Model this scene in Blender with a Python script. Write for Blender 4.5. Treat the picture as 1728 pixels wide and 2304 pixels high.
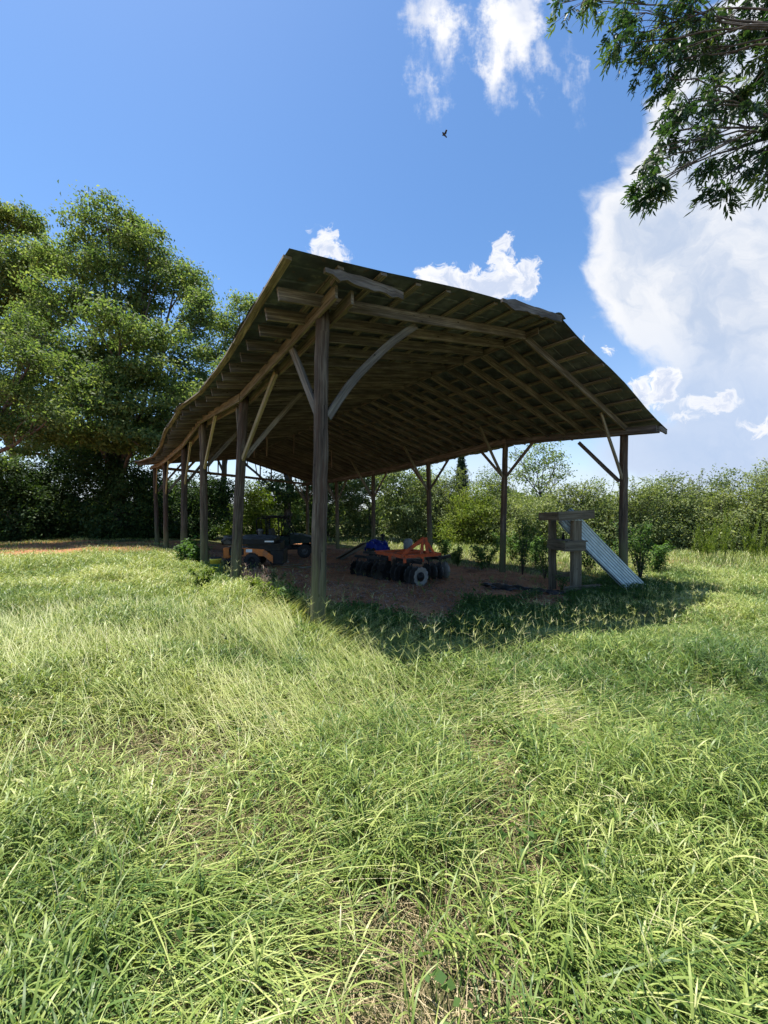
import bpy, math, random
import numpy as np
from mathutils import Vector, Matrix
R = math.radians
random.seed(7)
rng = np.random.default_rng(11)
for o in list(bpy.data.objects): bpy.data.objects.remove(o)
scene = bpy.context.scene
COL = scene.collection

# ------------------------------------------------------------------ camera
F = 865.0; CX = 864.0; CY = 1150.0; CAMH = 1.7
cam_d = bpy.data.cameras.new('camera'); cam = bpy.data.objects.new('camera', cam_d); COL.objects.link(cam)
cam_d.sensor_fit = 'VERTICAL'; cam_d.sensor_height = 24.0; cam_d.lens = F/2304*24.0
cam_d.clip_start = 0.05; cam_d.clip_end = 3000
cam.location = (0, 0, CAMH); cam.rotation_euler = (R(90.13), 0, 0)
scene.camera = cam

# ------------------------------------------------------------------ sun, sky
EXPO = 1.12; SKY = 0.095
scene.view_settings.view_transform = 'Standard'; scene.view_settings.look = 'None'
scene.view_settings.exposure = EXPO; scene.view_settings.gamma = 1
sun_d = bpy.data.lights.new('sun', 'SUN'); sun = bpy.data.objects.new('sun', sun_d); COL.objects.link(sun)
sun_d.energy = 4.6; sun_d.angle = R(0.5); sun_d.color = (1.0, 0.95, 0.86)
SUND = Vector((-1.34, 0.50, 4.75)).normalized()
sun.rotation_euler = SUND.to_track_quat('Z', 'Y').to_euler()
world = bpy.data.worlds.new('World'); scene.world = world; world.use_nodes = True

class NT:
    """small helper around a node tree"""
    def __init__(s, tree): s.t = tree; s.n = tree.nodes; s.l = tree.links
    def new(s, typ, **kw):
        nd = s.n.new(typ)
        for k, v in kw.items(): setattr(nd, k, v)
        return nd
    def put(s, sock, v):
        if hasattr(v, 'is_linked') or hasattr(v, 'links'): s.l.new(v, sock)
        else:
            if isinstance(v, (tuple, list)) and sock.type == 'RGBA' and len(v) == 3: v = (*v, 1)
            sock.default_value = v
    def math(s, op, a, b=None, c=None, clamp=False):
        nd = s.new('ShaderNodeMath', operation=op); nd.use_clamp = clamp
        s.put(nd.inputs[0], a)
        if b is not None: s.put(nd.inputs[1], b)
        if c is not None: s.put(nd.inputs[2], c)
        return nd.outputs[0]
    def vmath(s, op, a, b=None):
        nd = s.new('ShaderNodeVectorMath', operation=op)
        s.put(nd.inputs[0], a)
        if b is not None: s.put(nd.inputs[1], b)
        return nd.outputs['Value'] if op in ('LENGTH', 'DOT_PRODUCT', 'DISTANCE') else nd.outputs[0]
    def smooth(s, v, a, b, lo=0.0, hi=1.0):
        nd = s.new('ShaderNodeMapRange', interpolation_type='SMOOTHSTEP')
        s.put(nd.inputs[0], v); nd.inputs[1].default_value = a; nd.inputs[2].default_value = b
        nd.inputs[3].default_value = lo; nd.inputs[4].default_value = hi
        return nd.outputs[0]
    def noise(s, vec, scale, detail=4, rough=0.5, dist=0.0, color=False, lac=2.0):
        nd = s.new('ShaderNodeTexNoise')
        if vec is not None: s.put(nd.inputs['Vector'], vec)
        nd.inputs['Scale'].default_value = scale; nd.inputs['Detail'].default_value = detail
        nd.inputs['Roughness'].default_value = rough; nd.inputs['Distortion'].default_value = dist
        nd.inputs['Lacunarity'].default_value = lac
        return nd.outputs['Color'] if color else nd.outputs[0]
    def ramp(s, fac, stops):
        nd = s.new('ShaderNodeValToRGB'); s.put(nd.inputs[0], fac)
        e = nd.color_ramp.elements
        while len(e) < len(stops): e.new(0.5)
        for i, (p, c) in enumerate(stops): e[i].position = p; e[i].color = (*c, 1)
        return nd.outputs[0]
    def mix(s, f, a, b, typ='MIX'):
        nd = s.new('ShaderNodeMixRGB', blend_type=typ)
        s.put(nd.inputs[0], f); s.put(nd.inputs[1], a); s.put(nd.inputs[2], b)
        return nd.outputs[0]
    def mapping(s, vec, scale=(1, 1, 1), loc=(0, 0, 0), rot=(0, 0, 0)):
        nd = s.new('ShaderNodeMapping'); s.put(nd.inputs[0], vec)
        nd.inputs['Scale'].default_value = scale; nd.inputs['Location'].default_value = loc; nd.inputs['Rotation'].default_value = rot
        return nd.outputs[0]

def build_world():
    g = NT(world.node_tree); g.n.clear()
    out = g.new('ShaderNodeOutputWorld'); bg = g.new('ShaderNodeBackground'); g.l.new(bg.outputs[0], out.inputs[0])
    bg.inputs[1].default_value = SKY
    sky = g.new('ShaderNodeTexSky', sky_type='NISHITA'); sky.sun_disc = False
    sky.sun_elevation = SUND.to_2d().length and math.asin(SUND.z); sky.sun_rotation = math.atan2(SUND.x, SUND.y) % (2*math.pi)
    sky.air_density = 1.0; sky.dust_density = 0.35; sky.ozone_density = 1.6; sky.altitude = 200
    tc = g.new('ShaderNodeTexCoord'); sep = g.new('ShaderNodeSeparateXYZ'); g.l.new(tc.outputs['Generated'], sep.inputs[0])
    dy = g.math('MAXIMUM', sep.outputs[1], 0.08)
    com = g.new('ShaderNodeCombineXYZ')
    g.l.new(g.math('DIVIDE', sep.outputs[0], dy), com.inputs[0]); g.l.new(g.math('DIVIDE', sep.outputs[2], dy), com.inputs[1])
    P = com.outputs[0]
    front = g.smooth(sep.outputs[1], 0.1, 0.25)
    def P_of(px, py): return ((px-CX)/F, (CY-py)/F, 0)
    def warp(P, sc, amp, det, rough=0.6):
        n = g.noise(P, sc, det, rough, color=True)
        n = g.vmath('SUBTRACT', n, (0.5, 0.5, 0.5)); n = g.vmath('MULTIPLY', n, (amp, amp, 0))
        return g.vmath('ADD', P, n)
    def field(Pw, blobs):
        f = None
        for (px, py, rx, ry, a) in blobs:
            c = P_of(px, py)
            m = g.vmath('SUBTRACT', Pw, c)
            if a:
                vr = g.new('ShaderNodeVectorRotate', rotation_type='Z_AXIS'); g.l.new(m, vr.inputs['Vector']); vr.inputs['Angle'].default_value = R(a); m = vr.outputs[0]
            m = g.vmath('MULTIPLY', m, (F/rx, F/ry, 0))
            q = g.math('SUBTRACT', 1.0, g.vmath('LENGTH', m))
            q = g.math('MULTIPLY', q, min(rx, ry)/100.0)
            if f is None: f = q
            else:
                nd = g.new('ShaderNodeMath', operation='SMOOTH_MAX'); g.put(nd.inputs[0], f); g.put(nd.inputs[1], q); nd.inputs[2].default_value = 0.08; f = nd.outputs[0]
        return f
    # crisp cumulus
    Pc = warp(warp(P, 9, 0.10, 2), 30, 0.10, 6, 0.65)
    cum = [(728, 530, 30, 28, 0), (745, 568, 50, 30, 0), (712, 560, 28, 26, 0), (1010, 640, 70, 42, 0), (975, 620, 34, 28, 0), (1090, 640, 90, 50, 0), (1130, 590, 34, 50, 0), (1136, 545, 24, 30, 0),
           (1180, 625, 42, 50, 20), (1200, 600, 18, 26, -25), (1320, 765, 12, 10, 0), (1362, 800, 14, 16, 0), (1440, 880, 34, 40, 0), (1490, 872, 44, 46, -30), (1600, 905, 70, 22, 0), (1625, 890, 42, 24, 0), (1545, 935, 55, 14, 0),
           (1715, 953, 60, 18, 0)]
    fc = field(Pc, cum)
    mc = g.smooth(fc, 0.0, 0.15)
    # big soft bank on the right
    Pb = warp(warp(P, 2.6, 0.26, 3), 9, 0.15, 6, 0.60)
    bank = [(1560, 640, 270, 210, 20), (1480, 540, 190, 150, 40), (1700, 400, 300, 280, 0), (1640, 740, 230, 130, 0), (1800, 180, 300, 330, 0), (1700, 560, 330, 300, 0), (1690, 880, 250, 200, 0), (1640, 1010, 330, 110, 0)]
    fb = field(Pb, bank)
    mb = g.smooth(fb, -0.10, 0.42)
    # torn high wisps
    n1 = g.noise(g.mapping(P, (9, 3.2, 1), rot=(0, 0, R(-14))), 1.6, 7, 0.62)
    Pw = warp(P, 6, 0.26, 6, 0.68)
    wis = [(980, 50, 66, 170, -4), (960, 180, 44, 110, -8), (1150, 40, 110, 150, 0), (1105, 150, 64, 120, -18), (1250, 120, 42, 130, -28), (1205, 195, 34, 80, -30), (1300, 110, 20, 80, -10), (1270, 190, 24, 60, -30)]
    fw = field(Pw, wis)
    fw = g.math('ADD', fw, g.math('MULTIPLY', g.math('SUBTRACT', n1, 0.55), 1.3))
    mw = g.smooth(fw, 0.0, 0.62)
    # bright horizon cloud seen between the trees
    nh = g.noise(g.mapping(P, (2.0, 5.0, 1)), 2.2, 5, 0.6)
    sp = g.new('ShaderNodeSeparateXYZ'); g.l.new(P, sp.inputs[0])
    hz = g.smooth(g.math('ADD', sp.outputs[1], g.math('MULTIPLY', g.math('SUBTRACT', nh, .5), .22)), 0.26, 0.04)
    veil = g.math('MULTIPLY', g.smooth(sp.outputs[0], -0.2, 1.0), g.smooth(sp.outputs[1], 0.75, 0.15))
    k = 1.0/(SKY*2**EXPO)
    def c(r, gg, b, m=1.0): return (r*k*m, gg*k*m, b*k*m)
    # blue sky: nishita, slightly more saturated like a phone camera
    hs = g.new('ShaderNodeHueSaturation'); g.l.new(sky.outputs[0], hs.inputs['Color']); hs.inputs['Saturation'].default_value = 1.18; hs.inputs['Hue'].default_value = 0.500; hs.inputs['Value'].default_value = SKYV
    base = hs.outputs[0]
    base = g.mix(g.math('MULTIPLY', veil, 0.40), base, c(.55, .68, .95))
    base = g.mix(g.math('MULTIPLY', hz, 0.75), base, c(.76, .85, 1.0))
    shade_b = g.noise(Pb, 3.2, 6, 0.6)
    edge = g.smooth(fb, 0.15, 1.0)
    col_b = g.mix(g.math('MULTIPLY', edge, g.smooth(shade_b, 0.36, 0.62, 1.0, 0.15)), c(.98, .99, 1.02), c(.56, .66, .84))
    lowf = g.smooth(sp.outputs[1], 0.55, 0.25)
    col_b = g.mix(g.math('MULTIPLY', lowf, 0.7), col_b, c(.48, .63, .90))
    s = g.mix(mb, base, col_b)
    wcol = g.mix(g.smooth(g.noise(P, 6, 4), .42, .62), c(1.06, 1.06, 1.08), c(.74, .80, .95))
    s = g.mix(mw, s, wcol)
    ccol = g.mix(g.math('MULTIPLY', g.smooth(fc, 0.04, 0.26), g.smooth(g.noise(Pc, 13, 5, .6), 0.34, 0.58)), c(1.06, 1.06, 1.08), c(.66, .74, .92))
    s = g.mix(g.math('MULTIPLY', mc, .97), s, ccol)
    fin = g.mix(front, base, s)
    g.l.new(fin, bg.inputs[0])
SKYV = 1.03
build_world()

# ------------------------------------------------------------------ frames of reference
PLX, PLY = -0.97, 5.67                       # front left post of the barn
DX, DY = -0.594, 0.804                       # direction along the barn
UX, UY = 0.804, 0.594                        # direction across the barn
BW = 9.9
def sstep(x, a, b):
    t = np.clip((x-a)/(b-a), 0, 1); return t*t*(3-2*t)
def to_uv(x, y):
    dx = x-PLX; dy = y-PLY
    return dx*UX+dy*UY, dx*DX+dy*DY
def gz(x, y):
    """terrain height; works on floats and arrays"""
    u, v = to_uv(x, y)
    z = -0.55*sstep(u, -1.0, 7.0)
    z = z + 0.05*np.sin(x*0.9+1.3)*np.cos(y*0.7+0.4) + 0.03*np.sin(x*2.1+y*1.7)
    inb = sstep(u, 0.2, 1.2)*sstep(v, -0.6, .6)
    z = z - 0.03*inb
    return z
def B(u, v, z=0.0): return Vector((PLX+u*UX+v*DX, PLY+u*UY+v*DY, z))
def at(px, py, Y): return Vector(((px-CX)/F*Y, Y, CAMH+(CY-py)/F*Y))
def gat(px, py):
    """where the sight line through a photo point meets the terrain (used once to read positions)"""
    t = (px-CX)/F; s = (py-CY)/F
    Y = CAMH/s
    for _ in range(30): Y = (CAMH-float(gz(t*Y, Y)))/s
    return Vector((t*Y, Y, float(gz(t*Y, Y))))
def gpt(x, y, dz=0.0): return Vector((x, y, float(gz(x, y))+dz))
def gpx(px, Y, dz=0.0): return gpt((px-CX)/F*Y, Y, dz)

# ------------------------------------------------------------------ tagging
def tag(o, label=None, cat=None, group=None, kind=None):
    if label: o['label'] = label
    if cat: o['category'] = cat
    if group: o['group'] = group
    if kind: o['kind'] = kind
    return o
def thing(name, label, cat, loc=(0, 0, 0), rz=0, group=None):
    o = bpy.data.objects.new(name, None); COL.objects.link(o); o.empty_display_size = 0.2
    o.location = loc; o.rotation_euler = (0, 0, rz)
    return tag(o, label, cat, group)
def copy_tree(o, parent=None):
    c = o.copy(); COL.objects.link(c); c.parent = parent
    for ch in [x for x in bpy.data.objects if x.parent == o]: copy_tree(ch, c)
    return c

# ------------------------------------------------------------------ mesh builder for made things
class MB:
    def __init__(s): s.v = []; s.f = []; s.uv = []; s.sm = []
    def face(s, idx, uvs, smooth=False): s.f.append(idx); s.uv.append(uvs); s.sm.append(smooth)
    def hull8(s, P, uo=None):
        """box from 8 points: 0-3 the start ring, 4-7 the end ring"""
        b = len(s.v); s.v += [tuple(p) for p in P]
        L = (Vector(P[4])-Vector(P[0])).length; w = (Vector(P[1])-Vector(P[0])).length; h = (Vector(P[2])-Vector(P[1])).length
        uo = uo if uo is not None else random.uniform(0, 50); c = 0
        for i in range(4):
            j = (i+1) % 4; q = w if i % 2 == 0 else h
            s.face((b+i, b+j, b+4+j, b+4+i), [(uo, c), (uo, c+q), (uo+L, c+q), (uo+L, c)]); c += q
        s.face((b+3, b+2, b+1, b), [(uo, 0), (uo+.05, 0), (uo+.05, h), (uo, h)])
        s.face((b+4, b+5, b+6, b+7), [(uo, 0), (uo+.05, 0), (uo+.05, h), (uo, h)])
    def beam(s, p, q, w, h, up=(0, 0, 1), n=1, wob=0.0, bow=0.0, taper=1.0):
        """squared timber from p to q, w across, h along 'up'; n pieces lets it wobble"""
        p = Vector(p); q = Vector(q); d = (q-p).normalized(); up = Vector(up)
        sd = d.cross(up).normalized(); u2 = sd.cross(d).normalized(); L = (q-p).length
        b = len(s.v); uo = random.uniform(0, 50)
        for k in range(n+1):
            t = k/n; c = p.lerp(q, t)+u2*(bow*4*t*(1-t))
            if 0 < k < n: c += sd*random.uniform(-wob, wob)+u2*random.uniform(-wob, wob)
            ww = w*(1+(taper-1)*t)/2; hh = h*(1+(taper-1)*t)/2
            j = (lambda: random.uniform(-1, 1)*min(w, h)*0.05)
            s.v += [tuple(c+sd*(ww*a+j())+u2*(hh*e+j())) for a, e in ((-1, -1), (1, -1), (1, 1), (-1, 1))]
        for k in range(n):
            c0 = 0; o = b+4*k
            for i in range(4):
                j = (i+1) % 4; qd = w if i % 2 == 0 else h
                s.face((o+i, o+j, o+4+j, o+4+i), [(uo+L*k/n, c0), (uo+L*k/n, c0+qd), (uo+L*(k+1)/n, c0+qd), (uo+L*(k+1)/n, c0)]); c0 += qd
        s.face((b+3, b+2, b+1, b), [(uo, 0), (uo+.03, 0), (uo+.03, h), (uo, h)])
        o = b+4*n; s.face((o, o+1, o+2, o+3), [(uo, 0), (uo+.03, 0), (uo+.03, h), (uo, h)])
        return s
    def box(s, c, sx, sy, sz, bev=0.0):
        c = Vector(c); x, y, z = sx/2, sy/2, sz/2
        if bev <= 0:
            s.hull8([c+Vector(t) for t in ((-x, -y, -z), (-x, y, -z), (-x, y, z), (-x, -y, z), (x, -y, -z), (x, y, -z), (x, y, z), (x, -y, z))]); return s
        b = bev; rings = []
        base = len(s.v)
        prof = [(-z, b), (-z+b, 0), (z-b, 0), (z, b)]
        for (zz, ins) in prof:
            X = x-ins; Y = y-ins; k = b*.999
            rg = [(-X+k, -Y), (X-k, -Y), (X, -Y+k), (X, Y-k), (X-k, Y), (-X+k, Y), (-X, Y-k), (-X, -Y+k)]
            s.v += [tuple(c+Vector((a, e, zz))) for a, e in rg]
        for r in range(3):
            for i in range(8):
                j = (i+1) % 8; o = base+8*r
                s.face((o+i, o+j, o+8+j, o+8+i), [(i*.1, r*.1), (i*.1+.1, r*.1), (i*.1+.1, r*.1+.1), (i*.1, r*.1+.1)])
        s.face(tuple(base+i for i in reversed(range(8))), [(0, 0)]*8); s.face(tuple(base+24+i for i in range(8)), [(0, 0)]*8)
        return s
    def tube(s, pts, rad, n=8, cap=True, rough=0.0, lobes=0.0):
        pts = [Vector(p) for p in pts]
        if not isinstance(rad, (list, tuple)): rad = [rad]*len(pts)
        b = len(s.v); L = 0; uo = random.uniform(0, 50); Ls = []
        ph = [random.uniform(0, 6.28) for _ in range(3)]
        a0 = None
        for i, p in enumerate(pts):
            d = (pts[min(i+1, len(pts)-1)]-pts[max(i-1, 0)]).normalized()
            if a0 is None: a0 = d.orthogonal().normalized()
            a0 = (a0-d*a0.dot(d)).normalized(); bb = d.cross(a0)
            if i: L += (p-pts[i-1]).length
            Ls.append(L)
            for k in range(n):
                th = 2*math.pi*k/n
                rr = rad[i]*(1+random.uniform(-rough, rough)+lobes*(math.sin(2*th+ph[0])+.6*math.sin(3*th+ph[1])))
                s.v.append(tuple(p+(a0*math.cos(th)+bb*math.sin(th))*rr))
        for i in range(len(pts)-1):
            for k in range(n):
                j = (k+1) % n; o = b+i*n; c0 = k/n*6.28*rad[i]; c1 = (k+1)/n*6.28*rad[i]
                s.face((o+k, o+j, o+n+j, o+n+k), [(uo+Ls[i], c0), (uo+Ls[i], c1), (uo+Ls[i+1], c1), (uo+Ls[i+1], c0)], True)
        if cap:
            s.face(tuple(b+k for k in reversed(range(n))), [(uo+.01*math.cos(k), .01*math.sin(k)) for k in range(n)])
            o = b+(len(pts)-1)*n; s.face(tuple(o+k for k in range(n)), [(uo+.01*math.cos(k), .01*math.sin(k)) for k in range(n)])
        return s
    def lathe(s, c, axis, prof, n=24, notch=0.0, nn=12):
        """prof: (radius, distance along axis)"""
        c = Vector(c); ax = Vector(axis).normalized(); a = ax.orthogonal().normalized(); bb = ax.cross(a); b = len(s.v)
        for (r, h) in prof:
            for k in range(n):
                th = 2*math.pi*k/n; rr = r
                if notch and r > 0.8*max(q[0] for q in prof): rr = r*(1-notch*max(0, math.cos(nn*th))**2)
                s.v.append(tuple(c+ax*h+(a*math.cos(th)+bb*math.sin(th))*rr))
        for i in range(len(prof)-1):
            for k in range(n):
                j = (k+1) % n; o = b+i*n
                s.face((o+k, o+j, o+n+j, o+n+k), [(k/n, i*.1), ((k+1)/n, i*.1), ((k+1)/n, i*.1+.1), (k/n, i*.1+.1)], True)
        return s
    def sheet(s, fn, nu, nv):
        """grid of fn(i/nu, j/nv)"""
        b = len(s.v)
        for i in range(nu+1):
            for j in range(nv+1): s.v.append(tuple(fn(i/nu, j/nv)))
        for i in range(nu):
            for j in range(nv):
                o = b+i*(nv+1)+j
                s.face((o, o+nv+1, o+nv+2, o+1), [(i/nu, j/nv), ((i+1)/nu, j/nv), ((i+1)/nu, (j+1)/nv), (i/nu, (j+1)/nv)], True)
        return s
    def build(s, name, mat, parent=None, solid=0.0, loc=None):
        me = bpy.data.meshes.new(name); me.from_pydata(s.v, [], s.f)
        uvl = me.uv_layers.new(name='UVMap')
        uvl.data.foreach_set('uv', [c for f in s.uv for p in f for c in p])
        me.polygons.foreach_set('use_smooth', s.sm)
        me.materials.append(mat); me.update()
        o = bpy.data.objects.new(name, me); COL.objects.link(o)
        if parent: o.parent = parent
        if loc is not None: o.location = loc
        if solid:
            m = o.modifiers.new('thickness', 'SOLIDIFY'); m.thickness = solid; m.offset = 0
        return o
def np_mesh(name, V, FQ, mat, parent=None, tint=None, smooth=False, tri=None):
    """mesh straight from numpy: V (n,3), FQ (m,4) quads, tri (k,3)"""
    me = bpy.data.meshes.new(name)
    me.vertices.add(len(V)); me.vertices.foreach_set('co', np.ascontiguousarray(V, dtype=np.float32).ravel())
    loops = FQ.ravel(); starts = np.arange(len(FQ))*4; tot = np.full(len(FQ), 4)
    if tri is not None:
        starts = np.concatenate([starts, len(FQ)*4+np.arange(len(tri))*3]); tot = np.concatenate([tot, np.full(len(tri), 3)]); loops = np.concatenate([loops, tri.ravel()])
    me.loops.add(len(loops)); me.loops.foreach_set('vertex_index', loops.astype(np.int32))
    me.polygons.add(len(starts)); me.polygons.foreach_set('loop_start', starts.astype(np.int32)); me.polygons.foreach_set('loop_total', tot.astype(np.int32))
    if smooth: me.polygons.foreach_set('use_smooth', np.ones(len(starts), dtype=bool))
    if tint is not None:
        a = me.attributes.new('tint', 'FLOAT', 'POINT'); a.data.foreach_set('value', tint.astype(np.float32))
    me.materials.append(mat); me.update(calc_edges=True); me.validate()
    o = bpy.data.objects.new(name, me); COL.objects.link(o)
    if parent: o.parent = parent
    return o

# ------------------------------------------------------------------ materials
def new_mat(name):
    m = bpy.data.materials.new(name); m.use_nodes = True; g = NT(m.node_tree); g.n.clear()
    out = g.new('ShaderNodeOutputMaterial'); bs = g.new('ShaderNodeBsdfPrincipled'); g.l.new(bs.outputs[0], out.inputs[0])
    return m, g, bs, out
def bump(g, bs, h, strength=0.4, dist=0.01):
    b = g.new('ShaderNodeBump'); b.inputs['Strength'].default_value = strength; b.inputs['Distance'].default_value = dist
    g.l.new(h, b.inputs['Height']); g.l.new(b.outputs[0], bs.inputs['Normal'])
def wood_mat(name, dark, mid, light, rough=0.85, moss=False):
    m, g, bs, out = new_mat(name)
    tc = g.new('ShaderNodeTexCoord'); uv = tc.outputs['UV']; ob = tc.outputs['Object']
    oi = g.new('ShaderNodeObjectInfo')
    grain = g.noise(g.mapping(uv, (1.2, 55, 1)), 1.0, 6, 0.65, 0.6)
    big = g.noise(g.mapping(uv, (1.5, 9, 1)), 1.0, 4, 0.6)
    mid2 = g.noise(g.mapping(uv, (.8, 24, 1), loc=(4, 7, 0)), 1.0, 4, 0.6, .4)
    col = g.ramp(g.math('ADD', g.math('ADD', g.math('MULTIPLY', grain, .35), g.math('MULTIPLY', mid2, .4)), g.math('MULTIPLY', big, .35)), [(0.40, dark), (0.55, mid), (0.68, light)])
    crack = g.noise(g.mapping(uv, (0.9, 80, 1)), 1.0, 3, 0.5, 1.0)
    col = g.mix(g.smooth(crack, 0.64, 0.70), col, tuple(x*.3 for x in dark))
    vor = g.new('ShaderNodeTexVoronoi'); g.put(vor.inputs['Vector'], g.mapping(uv, (3, 6, 1))); vor.inputs['Scale'].default_value = 1.0
    col = g.mix(g.smooth(vor.outputs['Distance'], 0.10, 0.04), col, tuple(x*.45 for x in dark))
    col = g.mix(1.0, col, g.ramp(oi.outputs['Random'], [(0, (.72, .72, .74)), (1, (1.22, 1.16, 1.08))]), 'MULTIPLY')
    if moss:
        sp = g.new('ShaderNodeSeparateXYZ'); g.l.new(g.new('ShaderNodeNewGeometry').outputs['Position'], sp.inputs[0])
        low = g.math('ADD', sp.outputs[2], g.math('MULTIPLY', g.math('SUBTRACT', g.noise(g.mapping(uv, (1.2, 18, 1)), 1, 4, .6), .5), 2.2))
        col = g.mix(g.smooth(low, 1.5, 0.1, 0, .8), col, (.15, .155, .07))
        red = g.smooth(g.noise(g.mapping(uv, (.6, 7, 1), loc=(9, 3, 0)), 1, 3, .6), .48, .64)
        col = g.mix(g.math('MULTIPLY', red, .55), col, (.085, .045, .032))
    g.l.new(col, bs.inputs['Base Color']); bs.inputs['Roughness'].default_value = rough; bs.inputs['Specular IOR Level'].default_value = .2
    bump(g, bs, g.math('SUBTRACT', g.math('ADD', grain, big), g.smooth(crack, .62, .70)), 0.7, 0.012)
    return m
M = {}
M['post'] = wood_mat('post_wood', (.020, .016, .014), (.080, .063, .052), (.20, .17, .14), moss=True)
M['rafter'] = wood_mat('rafter_wood', (.040, .036, .035), (.125, .112, .106), (.29, .265, .25))
M['purlin'] = wood_mat('purlin_wood', (.055, .047, .042), (.155, .137, .12), (.32, .285, .24))
M['beam'] = wood_mat('beam_wood', (.066, .056, .043), (.185, .160, .125), (.36, .32, .25))
M['yellow'] = wood_mat('brace_pale_wood', (.11, .09, .05), (.28, .235, .14), (.42, .36, .23))
M['grey'] = wood_mat('weathered_wood', (.055, .050, .043), (.17, .155, .135), (.32, .29, .25))
M['lumber'] = wood_mat('lumber', (.065, .053, .038), (.155, .128, .09), (.28, .24, .175))
def plain(name, col, rough=.6, metal=0.0, var=.25, sc=6.0, bmp=0.15, dirt=None, spec=.4):
    m, g, bs, out = new_mat(name)
    tc = g.new('ShaderNodeTexCoord')
    n = g.noise(tc.outputs['Object'], sc, 6, .62)
    c = g.mix(g.smooth(n, .3, .7), tuple(x*(1-var) for x in col), tuple(min(1, x*(1+var)) for x in col))
    if dirt is not None:
        c = g.mix(g.smooth(g.noise(tc.outputs['Object'], sc*.7, 5, .7, .4), .50, .66, 0, .85), c, dirt)
    g.l.new(c, bs.inputs['Base Color']); bs.inputs['Metallic'].default_value = metal
    g.l.new(g.smooth(n, .3, .7, rough*.8, min(1, rough*1.2)), bs.inputs['Roughness']); bs.inputs['Specular IOR Level'].default_value = spec
    bump(g, bs, n, bmp, .005)
    return m
M['orange'] = plain('orange_paint', (.52, .085, .025), .6, 0, .25, 7, .2, (.20, .085, .05), spec=.25)
M['orange2'] = plain('orange_body_paint', (.62, .17, .03), .45, 0, .15, 5, .1, (.28, .12, .06))
M['black'] = plain('black_metal', (.018, .018, .018), .5, 0, .3, 5, .2, (.05, .035, .028), spec=.18)
M['steel'] = plain('disc_steel', (.085, .080, .075), .5, .4, .3, 9, .2, (.10, .075, .06))
M['discwht'] = plain('worn_disc_edge', (.27, .25, .22), .6, .1, .2, 9, .2, (.30, .25, .22))
M['rubber'] = plain('tyre_rubber', (.022, .021, .020), .85, 0, .3, 12, .4, (.07, .045, .032))
M['green'] = plain('dark_green_paint', (.008, .019, .015), .35, 0, .2, 4, .05, (.04, .035, .028), spec=.18)
M['plastic'] = plain('black_plastic', (.016, .017, .018), .4, 0, .3, 4, .2, spec=.18)
M['mesh'] = plain('cage_tube', (.012, .012, .012), .45, 0, spec=.18)
M['yel'] = plain('yellow_bucket_plastic', (.62, .52, .07), .45, 0, .1, 6, .05, (.35, .28, .10))
M['label'] = plain('green_label', (.02, .22, .15), .5, 0, .1)
M['white'] = plain('white_sticker', (.72, .72, .70), .6, 0, .1)
M['blue'] = plain('blue_tarp', (.012, .022, .17), .4, 0, .3, 6, .3)
M['sack'] = plain('grey_sack', (.24, .24, .23), .8, 0, .2, 6, .3)
M['tarp'] = plain('black_plastic_sheet', (.018, .018, .018), .35, 0, .3, 6, .3, (.07, .045, .03))
M['seat'] = plain('seat_vinyl', (.02, .02, .02), .6)
M['bagred'] = plain('feed_bag', (.45, .40, .36), .5, 0, .2, 9, .3, (.32, .07, .05))
M['insect'] = plain('insect_body', (.05, .035, .04), .5)
def roof_mat():
    m, g, bs, out = new_mat('roof_metal')
    geo = g.new('ShaderNodeNewGeometry'); P = geo.outputs['Position']
    n = g.noise(P, 2.2, 6, .65); n2 = g.noise(P, 9, 5, .6)
    under = g.ramp(n, [(.32, (.028, .036, .048)), (.52, (.062, .076, .098)), (.70, (.17, .185, .21))])
    under = g.mix(g.smooth(n2, .60, .72, 0, .5), under, (.20, .20, .17))
    under = g.mix(g.smooth(g.noise(P, 1.1, 5, .6), .60, .70, 0, .6), under, (.10, .055, .03))
    under = g.mix(g.smooth(g.noise(g.mapping(P, (5, 5, .8)), 1.4, 4, .6), .58, .68, 0, .5), under, (.13, .065, .035))
    g.l.new(under, bs.inputs['Base Color']); bs.inputs['Metallic'].default_value = .25; bs.inputs['Roughness'].default_value = .55
    bump(g, bs, n2, .15, .004)
    return m
M['roof'] = roof_mat()
def galv():
    m, g, bs, out = new_mat('galvanised_metal')
    geo = g.new('ShaderNodeNewGeometry'); P = geo.outputs['Position']
    n = g.noise(P, 5, 5, .6); n2 = g.noise(g.mapping(P, (14, 14, 2)), 1, 3, .5)
    c = g.ramp(n, [(.3, (.36, .40, .37)), (.6, (.52, .56, .52)), (.8, (.64, .67, .62))])
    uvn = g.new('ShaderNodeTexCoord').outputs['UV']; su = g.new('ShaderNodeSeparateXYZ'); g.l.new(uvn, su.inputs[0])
    valley_shade = g.smooth(g.math('COSINE', g.math('MULTIPLY', su.outputs[1], 2*math.pi*7)), .45, -.25)  # shading of the corrugation painted into the colour as dark valley stripes
    c = g.mix(g.math('MULTIPLY', valley_shade, g.smooth(n, .2, .6, .75, .95)), c, (.075, .095, .09))
    g.l.new(c, bs.inputs['Base Color']); bs.inputs['Metallic'].default_value = .3
    g.l.new(g.smooth(n2, .3, .7, .32, .46), bs.inputs['Roughness'])
    return m
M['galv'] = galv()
def bark(name, a, b):
    m, g, bs, out = new_mat(name)
    geo = g.new('ShaderNodeNewGeometry'); P = geo.outputs['Position']
    n = g.noise(g.mapping(P, (9, 9, 1.6)), 1, 5, .65, .5)
    g.l.new(g.ramp(n, [(.35, a), (.7, b)]), bs.inputs['Base Color']); bs.inputs['Roughness'].default_value = .9; bs.inputs['Specular IOR Level'].default_value = .15
    bump(g, bs, n, .8, .04); return m
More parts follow.
